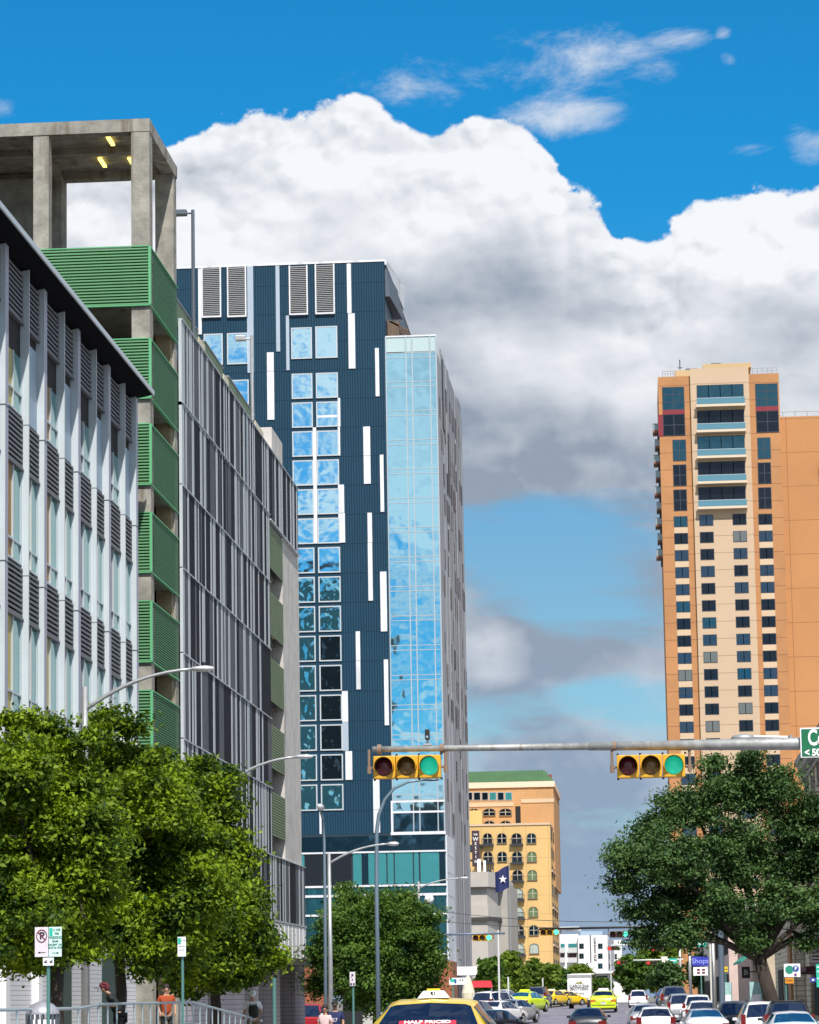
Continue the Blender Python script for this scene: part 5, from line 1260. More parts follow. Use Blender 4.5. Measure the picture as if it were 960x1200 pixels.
lm_ = P(872, 863.5, YM+.6); m_ = MB(); m_.lathe((0,0,0), [(.001,-.06),(.12,-.05),(.15,0),(.12,.06),(.05,.09),(.001,.095)], 14); m_.v = [(x*1.35+lm_.x, y*1.2+YM+.9, z*.75+lm_.z) for x, y, z in m_.v]; m_.build('detector_head', steel, ma, smooth=True)
MB().tube([(lm_.x+.15,YM+.9,lm_.z+.02),(P(928,864,YM).x,YM+.9,lm_.z-.0),(P(928,864,YM).x,YM+.12,lm_.z-.05)], .025, 6).build('detector_bracket', steel, ma)
for px in (444, 517.5, 720): 
    x = P(px,875,YM).x; MB().tube([(x-.03,YM+.1,zA(x)),(x+.03,YM+.1,zA(x))], .075, 12).build('clamp', mat('rusty_steel', (.22,.15,.11), .8), ma)
s1 = signal(477, 898.5, YM, 'left one of the two big yellow signals, in front of the blue tower', arm_z=P(477,877,YM).z, group='signals on the near mast arm')
s2 = signal(763, 897.5, YM, 'right one of the two big yellow signals, nearest the orange tower', arm_z=P(763,872,YM).z, group='signals on the near mast arm')
# small detector camera on the arm
c = P(500.5, 866, YM); vc = thing('traffic_camera', 'small black detector camera standing on the near mast arm above the left signal', 'camera', (c.x, YM+.1, zA(c.x)+.058))
MB().box(-.035,.035,-.07,.07,.08,.24).build('camera_body', black, vc, bevel=.01); MB().tube([(0,0,0),(0,0,.08)], .02, 8).box(-.07,.07,-.03,.03,-.01,.02).build('mount', steel, vc); MB().tube([(0,-.075,.12),(0,-.07,.12)], .02, 10).build('lens', chrome, vc)
# street name sign
sc0 = P(937.5, 853, YM-.1); sc1 = P(940, 888, YM-.1); ssg = thing('street_sign', 'green street name sign with white lettering hanging at the right end of the mast arm', 'sign', (sc0.x+.9, YM-.05, sc1.z), world=True)
sgreen = mat('sign_green', (.005,.13,.055), .4)
MB().box(sc0.x, sc0.x+1.85, YM-.08, YM-.055, sc1.z, sc0.z).build('sign_panel', white, ssg, bevel=.01)
MB().box(sc0.x+.02, sc0.x+1.83, YM-.086, YM-.0805, sc1.z+.02, sc0.z-.02).build('sign_face', sgreen, ssg)
text('Colorado', .345, (sc0.x+.115, YM-.09, sc0.z-.165), white, ssg, align='LEFT', bold=.008, depth=.002, xs=.62)
text('< 500', .145, (sc0.x+.06, YM-.09, sc1.z+.075), white, ssg, align='LEFT', bold=.006, depth=.002, xs=.9)
MB().box(sc0.x+.3, sc0.x+.36, YM-.054, YM+.1, sc0.z-.2, sc0.z-.1).box(sc0.x+1.4, sc0.x+1.46, YM-.054, YM+.1, sc0.z-.2, sc0.z-.1).build('bracket', steel, ssg)

# second junction
def mast(name_label, px_pole, Ym, py_arm, px0, px1, col=steel, r=.06, lum=None, pole_top=None):
    xpo = P(px_pole, py_arm, Ym).x; t = thing('signal_mast', name_label, 'signal mast', (xpo, Ym, g(Ym)), world=True)
    z = P((px0+px1)/2, py_arm, Ym).z; xa, xb = P(px0,py_arm,Ym).x, P(px1,py_arm,Ym).x
    MB().tube([(xa,Ym,z),(xb,Ym,z+.02)], r, 10).build('arm', col, t, smooth=True)
    MB().tube([(xpo,Ym,g(Ym)),(xpo,Ym,(pole_top and P(px_pole,pole_top,Ym).z) or z+.6)], [r*2.2,r*1.6], 12).build('pole', steel, t, smooth=True)
    return t, z
m2, z2 = mast('left mast arm at the second junction, coming out of the dark green tree', 505, 165, 1095, 505, 592, col=mat('blue_grey_arm', (.16,.21,.30), .5, .4))
signal(565.5, 1099, 165, 'small yellow signal with green light hanging beside the grey concrete building', w=1.12, far=True, arm_z=z2)
m3, z3 = mast('right mast arm at the second junction, on the left of the two grey poles', 835, 152, 1087, 632, 835, col=black, pole_top=1085)
signal(644.5, 1092.5, 152, 'small yellow signal with green light in front of the yellow hotel', w=1.0, far=True, arm_z=z3)
signal(726, 1095, 152, 'small dark signal with green light in front of the white apartments', w=1.0, far=True, arm_z=z3, body=mat('signal_dark_yellow', (.10,.06,.02), .6))
px_ = P(845.5, 1130, 150); up_ = thing('utility_pole', 'thick grey pole right of the mast pole under the oak', 'pole', (px_.x, 150, g(150)), world=True)
MB().tube([(px_.x,150,g(150)),(px_.x,150,5.6)], .15, 12).build('pole', mat('blue_grey_pole', (.12,.16,.22), .6, .2), up_); MB().tube([(px_.x,150,5.6),(px_.x,150,5.75)], [.16,.04], 12).build('cap', steel, up_)
# third and fourth junction: red signals against the trees
m4, z4 = mast('far mast arm with a white stretch behind the live oak', 808, 300, 1107, 716, 828, col=white, r=.08)
signal(719, 1111.5, 300, 'far red-lit signal at the left end of the arm, before the white apartments', lit='r', w=1.2, far=True, body=MAT['signal_dark_yellow'], arm_z=z4)
signal(770, 1112.5, 300, 'far signal with a lit red light in front of the yellow-green tree', lit='r', w=1.2, far=True, body=MAT['signal_dark_yellow'], arm_z=z4)
c = P(742,1107.5,299); o = one('lane_sign', MB().box(c.x-.55,c.x+.55,299.6,299.66,c.z-.16,c.z+.16,0).box(c.x-.4,c.x-.12,299.58,299.599,c.z-.07,c.z+.07,1).box(c.x+.1,c.x+.38,299.58,299.599,c.z-.07,c.z+.07,1), [black, steel], 'small black sign plate on the far arm against the sky', 'sign', loc=(c.x,299.6,c.z))
m5, z5 = mast('farthest mast arm with a white box sign on it', 797, 340, 1125, 742, 801, col=white, r=.08, pole_top=1098)
signal(729, 1128, 340, 'farthest red signal, before the side wing of the white apartments', lit='r', w=1.2, far=True, body=MAT['signal_dark_yellow'])
signal(764, 1128.5, 340, 'farthest red signal directly above the dense dark tree', lit='r', w=1.2, far=True, body=MAT['signal_dark_yellow'], arm_z=z5)
def plate_sign(name, label, px0, px1, py0, py1, Y, mt, marks=(), pole=None, post_px=None, group=None):
    a = P(px0,(py0+py1)/2,Y).x; b = P(px1,(py0+py1)/2,Y).x; zt = P((px0+px1)/2,py0,Y).z; zb = P((px0+px1)/2,py1,Y).z
    xpo = P(post_px,1150,Y).x if post_px else (a+b)/2
    t = thing(name, label, 'sign', (xpo, Y, g(Y) if pole else zb), world=True, group=group)
    MB().box(a,b,Y-.03,Y,zb,zt).build('sign_panel', mt, t)
    for (u0,u1,v0,v1,m_) in marks: MB().box(a+(b-a)*u0,a+(b-a)*u1,Y-.045,Y-.031,zt-(zt-zb)*v1,zt-(zt-zb)*v0).build('marking', m_, t)
    if pole: MB().tube([(xpo,Y+.06,pole_g(Y,xpo)),(xpo,Y+.06,zt-.05)], pole, 8).build('post', mat('green_post', (.10,.24,.22), .5, .4), t)
    return t, a, b, zb, zt
def pole_g(Y, x): return gl(Y) if x < -11.2 else g(Y)+.1
tealsg = mat('teal_sign', (.01,.42,.30), .5)
plate_sign('street_sign', 'teal street name sign on the far mast arm below the oak', 803, 828, 1103, 1110, 299.5, tealsg, [(.1,.9,.35,.6,white)])
plate_sign('street_sign', 'small teal street name sign right of the white box sign', 784, 794, 1123, 1129, 339.5, tealsg, [(.15,.85,.35,.6,white)])
plate_sign('box_sign', 'white square box sign on the farthest mast arm', 775, 782.5, 1121, 1129.5, 339.5, mat('cream_sign', (.75,.72,.62), .6))
# low arm before the truck
m6, z6 = mast('pale mast arm crossing behind the delivery truck', 655, 420, 1142, 655, 697, col=white, r=.09)
signal(663, 1144.5, 420, 'far orange-red signal left above the truck', lit='r', w=1.1, far=True, arm_z=z6, body=MAT['signal_dark_yellow'])
signal(693, 1144.5, 420, 'far orange-red signal right above the truck', lit='r', w=1.1, far=True, arm_z=z6, body=MAT['signal_dark_yellow'])
plate_sign('street_sign', 'teal street name sign left of the truck', 649, 660, 1141, 1145, 419.5, tealsg)
signal(722, 1142.5, 430, 'far signal above the small tree right of the truck', lit='r', w=1.2, far=True, body=MAT['signal_dark_yellow'])

# ------------------------------------------------------------------ street lamps
headm = mat('lamp_head', (.62,.63,.66), .4, .3)
def bez(p0, p1, p2, p3, n=10):
    return [p0*(1-t)**3+p1*3*t*(1-t)**2+p2*3*t*t*(1-t)+p3*t**3 for t in [i/n for i in range(n+1)]]
def lampA(px, Y, py_top, arm_from, arm_to, label, r=.09, mt=None, headlen=.75, groupn='curved street lamps'):
    """straight pole, curved arm to a cobra head"""
    mt = mt or steel
    top = P(px, py_top, Y); x = P(px+1, 1150, Y).x; b = Vector((x, Y, (pole_g(Y, x))))
    t = thing('street_lamp', label, 'street lamp', b, world=True, group=groupn)
    MB().tube([b, (x, Y, top.z)], [r*1.25, r*.8], 12).build('pole', mt, t, smooth=True)
    s = P(arm_from[0], arm_from[1], Y); e = P(arm_to[0], arm_to[1], Y); s.x = x
    pts = bez(s, s+Vector(((e.x-s.x)*.3,0,(e.z-s.z)*.6)), Vector((s.x+(e.x-s.x)*.6,Y,e.z-(e.z-s.z)*.05)), e)
    MB().tube(pts, [r*.55]*6+[r*.45]*5, 8).build('arm', mt, t, smooth=True)
    m_ = MB(); m_.lathe((0,0,0), [(.001,-.5),(.08,-.45),(.14,-.2),(.16,.15),(.10,.42),(.001,.5)], 12); m_.v = [(e.x+z*headlen+headlen*.4, Y+y, e.z-.0+x_*.5) for x_, y, z in m_.v]; m_.build('lamp_head', headm, t, smooth=True)
    MB().tube([(e.x+headlen*.45,Y,e.z+.05),(e.x+headlen*.45,Y,e.z+.16)], .05, 8).build('photocell', black, t)
    return t
lampA(99, 70, 805, (100,832), (226,784), 'grey street lamp arching over the left trees before the green balconies', headlen=.60)
lampA(251, 92, 925, (251,932), (347,887), 'grey street lamp arching past the right end of the striped garage', headlen=.62)
lampA(386.5, 100, 1000, (387,1012), (455,989), 'grey street lamp between the garage and the dark green tree, arm to the right', r=.075, headlen=.42)
lampA(491.5, 165, 1033, (492,1041), (540,1029), 'thin distant street lamp on the left mast pole beside the blue tower', r=.08, headlen=.5)
def davit(pts_px, Y, label, r=.11, head=None):
    x = P(pts_px[0][0], 1150, Y).x; b = Vector((x, Y, pole_g(Y, x))); pts = [b]+[P(a, c, Y) for a, c in pts_px]; pts[1].x = x
    t = thing('street_lamp', label, 'street lamp', b, world=True, group='curved street lamps')
    n = len(pts); MB().tube(pts, [r*(1.15-.6*i/(n-1)) for i in range(n)], 10).build('pole', mat('blue_grey_pole2', (.17,.24,.30), .5, .4), t, smooth=True)
    e = pts[-1]; m_ = MB(); m_.lathe((0,0,0), [(.001,-.5),(.09,-.4),(.13,0),(.11,.35),(.001,.5)], 12); hl = head or .9
    m_.v = [(e.x+z*hl+hl*.4, Y+y, e.z+x_*.5) for x_, y, z in m_.v]; m_.build('lamp_head', mat('dark_lamp_head', (.12,.15,.18), .4, .4), t, smooth=True)
davit([(443,1045),(441.5,975),(444,955),(451,937),(462,924),(478,916.5),(497,914)], 120, 'tall blue-grey curved lamp in front of the glass corner bay of the blue tower', r=.085, head=.75)
t8 = thing('street_lamp', 'tall pole lamp seen end-on in front of the lowest tower windows', 'street lamp', (P(381,1150,112).x, 112, g(112)+.14), world=True, group='curved street lamps')
xx = P(381,1150,112).x
MB().tube([(xx,112,g(112)),P(381,1060,112),P(380,985,112),P(378.5,960,112),P(375.5,950,111)], [.075,.065,.055,.05,.04], 10).build('pole', MAT['blue_grey_pole2'], t8, smooth=True)
c = P(375,945.5,110.6); MB().tube([c+Vector((0,-.3,0)), c+Vector((0,.5,0))], [.10,.13], 10).build('lamp_head', headm, t8, smooth=True)
# globe lamp
c = P(503,1054,158); t9 = thing('globe_lamp', 'small white globe lamp rising from the dark green tree', 'street lamp', (c.x, 158, g(158)), world=True)
MB().tube([(c.x,158,g(158)),(c.x,158,c.z-.25)], .06, 8).build('pole', steel, t9); m_ = MB(); m_.lathe((c.x,158,c.z), [(.001,-.27),(.18,-.2),(.27,0),(.2,.2),(.001,.28)], 14); m_.build('globe', white, t9, smooth=True)
# roof lamps of the garage
def rooflamp(pxp, py_top, pxh0, pxh1, pyh, Y, label, mt):
    x = P(pxp, py_top, Y).x; z = P(pxp, py_top, Y).z; t = thing('roof_lamp', label, 'lamp', (x, Y, 27.2), world=True, group='lamps on the garage roof')
    MB().tube([(x,Y,26.95),(x,Y,z)], [.085,.07], 10).build('pole', mt, t); a = P(pxh0,pyh,Y); b = P(pxh1,pyh,Y)
    MB().box(a.x,b.x,Y-.18,Y+.18,a.z-.10,a.z+.12).build('lamp_head', mt, t, bevel=.03); MB().tube([(b.x,Y,b.z),(x,Y,b.z)], .04, 8).build('arm', mt, t)
rooflamp(226, 246, 205, 219, 250, 112, 'dark square-headed lamp on the garage roof against the cloud', steeld)
rooflamp(295, 393, 276, 288, 397, 124, 'grey lamp on the garage roof against the blue tower', steel)
# thin far poles
for (px, y0, y1, Y, lab) in ((584.8,1090,1160,190,'pale straight pole left of the green tree under the flag'),(595.5,1145,1160,230,'short pale post before the green tree'),(636,1146,1160,300,'thin pale post left of the delivery truck'),(716,1110,1150,330,'thin grey pole before the white apartments'),(1000,0,0,0,None)):
    if not lab: continue
    x = P(px,1140,Y).x; one('pole', MB().tube([(x,Y,g(Y)),(x,Y,P(px,y0,Y).z)], .065, 8), mat('pale_pole', (.6,.6,.6), .6), lab, 'pole', loc=(x,Y,g(Y)))
# overhead wires
for k, (p0, q0, p1, q1, lab) in enumerate(((540,1066,740,1072,'upper thin overhead wire crossing the sky right of the yellow hotel'),(540,1078,760,1076,'lower thin overhead wire crossing the sky right of the yellow hotel'))):
    a, b = P(p0-40,q0,200+k), P(p1+80,q1+4,200+k); pts = [a.lerp(b,t/12)-Vector((0,0,.5*(1-(2*t/12-1)**2))) for t in range(13)]
    one('overhead_wire', MB().tube(pts, .022, 5), black, lab, 'wire', loc=pts[0])

# ------------------------------------------------------------------ signs
YS_ = 50.0
def SP(px, py): return P(px, py, YS_)
xpo = P(56,1150,YS_).x; pg = thing('parking_sign', 'pair of white and mint parking plates side by side before the left tree', 'sign', (xpo, YS_, gl(YS_)), world=True)
MB().tube([(xpo,YS_+.05,gl(YS_)),(xpo,YS_+.05,SP(56,1090).z)], .032, 8).build('post', mat('green_post', (.10,.24,.22), .5, .4), pg)
a, b, c = SP(41,1100).x, SP(57.2,1100).x, SP(72.5,1100).x; zt, zb = SP(56,1086.5).z, SP(56,1121.5).z
pinkw = mat('sign_pinkish_white', (.62,.56,.62), .6, var=.06, scale=8)
p_ = MB().box(a, b-.005, YS_-.02, YS_, zb, zt).build('no_parking_plate', pinkw, pg, bevel=.006); q_ = MB().box(b+.005, c, YS_-.02, YS_, zb, zt).build('meter_plate', mat('sign_mint', (.55,.72,.70), .5), pg, bevel=.006)
redb = mat('sign_red', (.14,.02,.03), .6); cx, cz = (a+b)/2, zt-.155; m_ = MB(); N = 24
for k in range(N):
    t0, t1 = 2*PI*k/N, 2*PI*(k+1)/N
    m_.quad([(cx+r*cos(t)*.092/.11, YS_-.026, cz+r*sin(t)) for r, t in ((.115,t0),(.115,t1),(.095,t1),(.095,t0))][::-1])
m_.quad([(cx-.075,YS_-.027,cz+.065),(cx-.06,YS_-.027,cz+.08),(cx+.075,YS_-.027,cz-.065),(cx+.06,YS_-.027,cz-.08)][::-1])
m_.build('prohibition_ring', redb, p_); text('P', .17, (cx+.005, YS_-.022, cz), black, p_, bold=.006, depth=.002)
def arrow(x0, x1, z, y, par, mt, h=.018):
    s = 1 if x1 > x0 else -1; m_ = MB(); m_.box(min(x0,x1-s*.03), max(x0,x1-s*.03), y-.002, y, z-.006, z+.006); pts = [(x1,y-.002,z),(x1-s*.045,y-.002,z+h),(x1-s*.045,y-.002,z-h)]; m_.quad(pts); m_.quad(pts[::-1]); return m_.build('arrow', mt, par)
arrow(cx+.07, cx-.07, zb+.075, YS_-.021, p_, black); cm2 = (b+c)/2+.005
MB().box(b+.015,b+.07,YS_-.024,YS_-.021,zt-.155,zt-.02).build('green_corner', tealsg, q_)
dg_ = mat('sign_dark_green', (.01,.12,.08), .6)
for s_, z, q in (('2 HR',zt-.055,.062),('PM',zt-.12,.055),('PARKING',zt-.19,.058),('8AM',zt-.25,.055),('EXCEPT ON',zt-.31,.048),('SUN & HOL',zt-.36,.048)): text(s_, q, (cm2+(.025 if z > zt-.13 else 0), YS_-.021, z), dg_, q_, depth=.002, bold=.002)
MB().box(b+.02,c-.01,YS_-.023,YS_-.021,zt-.162,zt-.157).build('divider', tealsg, q_)
arrow(cm2-.06, cm2+.07, zb+.065, YS_-.021, q_, dg_)
m_ = MB().box(b-.10, b+.09, YS_-.02, YS_, zb-.15, zb-.015); lp = m_.build('tow_plate', white, pg, bevel=.004)
for sx in (-.05, .045): MB().box(b+sx-.025,b+sx+.025,YS_-.024,YS_-.021,zb-.105,zb-.08).tube([(b+sx-.02,YS_-.022,zb-.08),(b+sx+.03,YS_-.022,zb-.05)], .006, 5).build('tow_symbol', black, lp)
t, a, b, zb, zt = plate_sign('parking_sign', 'small green and white parking plate on a thin post among the left trees', 208.5, 218, 1098, 1121, 60, white, [(0.05,.4,.05,.35,tealsg)], pole=.03, post_px=213.5)
text('2 HR', .045, ((a+b)/2+.03,59.965,zt-.08), dg_, t, depth=.002); text('PARKING', .032, ((a+b)/2,59.965,zt-.2), dg_, t, depth=.002); text('8AM-6PM', .03, ((a+b)/2,59.965,zt-.27), dg_, t, depth=.002)
t, a, b, zb, zt = plate_sign('parking_sign', 'narrow white parking plate on a post before the dark green tree', 410, 416.5, 1139, 1155.5, 88, pinkw, [(.1,.4,.8,.93,black),(.6,.9,.8,.93,black)], pole=.035, post_px=413.5)
text('P', .13, ((a+b)/2,87.96,zt-.12), black, t, depth=.002, bold=.004); text('P', .10, ((a+b)/2,87.96,zt-.25), black, t, depth=.002)
x = P(321.5,1170,84).x; one('signpost', MB().tube([(x,84,gl(84)),(x,84,P(321,1146,84).z)], .05, 8), MAT['green_post'], 'plain green steel post before the dark garage entry', 'post', loc=(x,84,gl(84)))
# right side signs
t, a, b, zb, zt = plate_sign('parking_sign', 'white garage sign with green emblem and blue letter P before the stone building', 919, 938, 1129.5, 1145, 120, white, [], pole=.04, post_px=921)
m_ = MB(); cx, cz = a+(b-a)*.33, (zt+zb)/2+.03; m_.disc((cx,119.955,cz), .17, 16); m_.build('emblem', mat('emblem_green', (.01,.22,.15), .5), t)
m_ = MB(); m_.disc((cx+.26,119.953,cz+.04), .13, 16); m_.build('emblem_ring', mat('emblem_blue', (.03,.07,.30), .5), t); text('P', .2, (cx+.26,119.94,cz+.04), white, t, depth=.002, bold=.005)
m_ = MB(); m_.disc((cx+.24,119.95,zb+.09), .06, 10); m_.build('emblem_dot', mat('emblem_purple', (.2,.04,.2), .5), t)
MB().box(a+.03,a+.38,119.97,120,zb-.26,zb-.03).build('orange_plate', mat('orange_sign', (.62,.24,.01), .5), t); text('PARK', .12, (a+.2,119.965,zb-.145), black, t, depth=.002)
t, a, b, zb, zt = plate_sign('shop_sign', 'black projecting shop sign with a grey letter B on the beige shop', 869.5, 879, 1133, 1146.5, 215, black, []); text('B', .55, ((a+b)/2,214.95,(zt+zb)/2), mat('sign_grey', (.35,.35,.35), .6), t, depth=.01, bold=.01); MB().box(b, 9.3-.95, 214.98, 215.02, (zb+zt)/2, (zb+zt)/2+.08).build('bracket', black, t)
t, a, b, zb, zt = plate_sign('shop_sign', 'bright blue shop sign with scrawled pale lettering above the white plate on the right', 811, 830.5, 1121, 1132, 260, mat('sign_blue', (.03,.04,.38), .5), [], pole=.07, post_px=822); text('Shops', .62, ((a+b)/2,259.95,(zt+zb)/2), mat('pale_blue_lettering', (.35,.4,.9), .5), t, depth=.01)
MB().box(a+.1,b-.1,259.97,260,zb-.85,zb-.1).build('lower_plate', white, t)
for (u_, v_) in ((.38,.3),(.68,.3),(.38,.65),(.68,.65)): MB().box(a+(b-a)*u_-.14,a+(b-a)*u_+.14,259.95,259.969,zb-.1-.75*v_-.1,zb-.1-.75*v_+.06).build('marking', mat('dark_red_marking', (.15,.02,.02), .6), t)
plate_sign('shop_sign', 'yellow plates on a thin post left of the beige shop', 848.5, 853, 1133, 1139, 225, mat('yellow_sign', (.75,.52,.02), .5), [(.1,.9,.42,.55,black)], pole=.05, post_px=851)
plate_sign('street_sign', 'tall teal street sign cut by the right edge', 956.8, 966, 1130, 1157, 100, tealsg, [(.1,.9,.1,.15,white),(.1,.9,.3,.35,white),(.1,.9,.6,.65,white)], pole=.04, post_px=963)
plate_sign('shop_sign', 'white plate with dark lettering before the maroon shopfront at the right edge', 950, 966, 1118, 1128, 125, white, [(.1,.9,.2,.35,black),(.1,.8,.6,.75,black)], pole=None)
plate_sign('shop_sign', 'small blue square sign in the shade right of the stone pier', 950, 956, 1146, 1151, 118, mat('blue_small', (.03,.06,.35), .5), [(.3,.7,.3,.7,white)])
plate_sign('parking_sign', 'white sign with teal emblem beside the brick pier of the blue tower', 526.5, 547, 1146, 1154, 200, white, [(.06,.3,.15,.6,tealsg),(.3,.42,.2,.8,mat('emblem_blue', (.03,.07,.30), .5)),(.6,.66,.2,.5,black),(.75,.81,.2,.5,black)], pole=.06, post_px=531)
for i, (px, Y, w_, lab) in enumerate(((852, 190, .6, 'teal and white poster stand left of the beige shop'), (886, 190, .8, 'pale teal notice board under the green awning'))):
    x = P(px, 1160, Y).x; t = thing('notice_board', lab, 'board', (x, Y, g(Y)+.1), world=True)
    MB().box(x-w_/2, x+w_/2, Y, Y+.1, g(Y)+.7, g(Y)+2.3).build('board', mat('teal_board', (.30,.48,.48), .6, var=.3, scale=3), t)
    for s in (-1,1): MB().box(x+s*w_/2-.03, x+s*w_/2+.03, Y+.1, Y+.16, g(Y)+.1, g(Y)+2.3).build('leg', steeld, t)
    MB().box(x-w_*.38, x+w_*.38, Y-.01, Y-.001, g(Y)+.9, g(Y)+1.5).build('poster', white, t)

# ------------------------------------------------------------------ railing, bin
rm_ = mat('railing_steel', (.42,.52,.56), .4, .5)
ral = thing('railing', 'pale steel pipe railing with upright bars along the raised left walk', 'railing', (-11.8, 50, .55), world=True)
m_ = MB(); ys = [50, 62, 76, 90]; zz = {50:1.62, 62:1.60, 62.2:1.60, 76:1.60, 90:1.12}
m_.tube([(-11.8,48,1.60),(-11.8,60.5,1.60),(-11.8,63,1.68),(-11.8,76,1.70),(-11.8,90,1.10)], .032, 8); m_.build('top_rail', rm_, ral)
m_ = MB(); m_.tube([(-11.8,60.5,1.0),(-11.8,76,1.15),(-11.8,90,.58)], .025, 6); m_.build('lower_rail', rm_, ral)
for i in range(26):
    y = 60.5+i*1.12; zt = 1.60+(.1*min(1,(y-60.5)/6)) if y < 76 else 1.70-.6*(y-76)/14
    MB().tube([(-11.8,y,gl(y)-.02),(-11.8,y,zt)], .02, 6).build('upright', rm_, ral)
for y in (49, 54.5): MB().tube([(-11.8,y,.55),(-11.8,y,1.6)], .026, 6).build('upright', rm_, ral)
c = P(50,1185,56); bn = thing('litter_bin', 'slatted dark litter bin with a white dome lid behind the parking sign', 'bin', (c.x, 56, .55))
m_ = MB(); m_.lathe((0,0,0), [(.26,.02),(.27,.85),(.001,.86)], 18); m_.build('liner', white, bn, smooth=True)
for i in range(18): a = 2*PI*i/18; MB().box(-.022,.022,-.015,.015,.0,.98).build('slat', steeld, bn).location = (.31*cos(a), .31*sin(a), 0)
m_ = MB(); m_.lathe((0,0,.95), [(.33,0),(.33,.03),(.29,.12),(.2,.20),(.08,.25),(.001,.26)], 20); m_.build('dome_lid', mat('dome_white', (.38,.38,.42), .35, .4), bn, smooth=True)

# ------------------------------------------------------------------ people
skin = mat('skin', (.42,.23,.15), .55); hairm = mat('dark_hair', (.02,.013,.01), .7)
def skinmesh(name, verts, edges, rads, mt, parent, root=0):
    me = bpy.data.meshes.new(name); me.from_pydata(verts, edges, []); ob = bpy.data.objects.new('t', me); COL.objects.link(ob)
    m1 = ob.modifiers.new('s', 'SKIN'); me.skin_vertices[0].data[root].use_root = True
    for i, r in enumerate(rads): me.skin_vertices[0].data[i].radius = (r, r) if not isinstance(r, tuple) else r
    m1.use_smooth_shade = True; m2 = ob.modifiers.new('u', 'SUBSURF'); m2.levels = 1; m2.render_levels = 1
    dg = bpy.context.evaluated_depsgraph_get(); nm = bpy.data.meshes.new_from_object(ob.evaluated_get(dg)); bpy.data.objects.remove(ob)
    nm.materials.clear(); nm.materials.append(mt); nm.name = name
    o = bpy.data.objects.new(name, nm); COL.objects.link(o); o.parent = parent; return o
def person(label, loc, rz, h=1.75, top=None, legs=None, hair=hairm, hat=None, lean=0, arm_fwd=0.1, female=False, glasses=False, short_sleeve=True, stride=.15):
    t = thing('person', label, 'person', loc, rz); k = h/1.75
    def v(x, y, z): 
        if z > .95: y -= (z-.95)*lean; z -= (z-.95)*abs(lean)*.3
        return (x*k, y*k, z*k)
    S = .17 if female else .20
    V = [v(0,0,.95), v(0,0,1.12), v(0,0,1.32), v(0,.0,1.45), v(0,-.01,1.54), v(0,-.015,1.62), v(0,-.015,1.70)]; E = [(0,1),(1,2),(2,3),(3,4),(4,5),(5,6)]
    Rr = [.13*k,(.115*k,.10*k),(.15*k,.11*k),(.09*k,.07*k),.052*k,(.075*k,.088*k),(.062*k,.075*k)]
    def chain(par, pts, rs):
        p = par
        for q, r in zip(pts, rs): V.append(v(*q)); Rr.append(r*k); E.append((p, len(V)-1)); p = len(V)-1
        return p
    hands = []
    for s in (-1, 1):
        hd = chain(2, [(s*S*.9,0,1.40),(s*(S+.05),.02,1.14),(s*(S+.03),-.06-arm_fwd,.92+arm_fwd*.8),(s*(S+.02),-.09-arm_fwd*1.1,.84+arm_fwd*.9)], [.058,.042,.030,.028])
        for f in range(4): chain(hd, [(s*(S+.02)+(f-1.5)*.018, -.11-arm_fwd*1.15, .78+arm_fwd*.9),(s*(S+.02)+(f-1.5)*.018, -.10-arm_fwd*1.15, .745+arm_fwd*.9+abs(f-1.3)*.008)], [.0095,.008])
        chain(hd, [(s*(S-.02), -.13-arm_fwd*1.1, .81+arm_fwd*.9),(s*(S-.03), -.14-arm_fwd*1.1, .785+arm_fwd*.9)], [.010,.009])
        chain(0, [(s*.10,0,.86),(s*.10,-s*stride*.4-.02,.50),(s*.10,-s*stride*.2+.03,.10),(s*.11,-s*stride*.2-.12,.035)], [.085,.058,.042,.034])
    skinmesh('body', V, E, Rr, skin, t)
    # shirt
    sv = [v(0,0,.84), v(0,0,1.12), v(0,0,1.32), v(0,0,1.44)]; se = [(0,1),(1,2),(2,3)]; sr = [(.185*k,.155*k),(.15*k,.13*k),(.175*k,.13*k),(.10*k,.085*k)]
    for s in (-1, 1):
        b = len(sv); sv += [v(s*S*.95,0,1.395), v(s*(S+.05),.02,1.20)]; se += [(2,b),(b,b+1)]; sr += [.075*k,.062*k]
        if not short_sleeve: sv.append(v(s*(S+.03),-.05-arm_fwd,.95+arm_fwd*.8)); se.append((b+1,b+2)); sr.append(.045*k)
    skinmesh('shirt', sv, se, sr, top, t)
    lv = [v(0,0,.95)]; le = []; lr = [.165*k]
    for s in (-1, 1):
        b = len(lv); lv += [v(s*.10,0,.85), v(s*.10,-s*stride*.4-.02,.50), v(s*.10,-s*stride*.2+.03,.10)]; le += [(0,b),(b,b+1),(b+1,b+2)]; lr += [.10*k,.072*k,.058*k]
    skinmesh('trousers', lv, le, lr, legs, t)
    hx = v(0,-.0,1.68); m_ = MB(); m_.lathe((0,.015,0), [(.098,-.02),(.104,.015),(.092,.06),(.055,.095),(.001,.108)], 12); m_.tube([(0,.05,-.10),(0,.05,.02)], [.062,.085], 10)
    m_.v = [(x*k+hx[0], y*1.12*k+hx[1]+.012, z*k+hx[2]) for x, y, z in m_.v]
    m_.build('cap' if hat else 'hair', hat or hair, t, smooth=True)
    if hat: MB().box(-.08*k,.08*k,hx[1]-.20,hx[1]-.09,hx[2]-.045,hx[2]-.03).build('cap_brim', hat, t)
    if female: MB().tube([(0,hx[1]+.06,hx[2]),(0,hx[1]+.11,hx[2]-.18),(0,hx[1]+.09,hx[2]-.36)], [.09,.10,.05], 8).build('hair', hair, t, smooth=True)
    f = MB(); fy = hx[1]-.10*k
    f.tube([(0,fy,hx[2]-.075*k),(0,fy-.025,hx[2]-.105*k)], [.010,.016], 6); f.build('nose', skin, t)
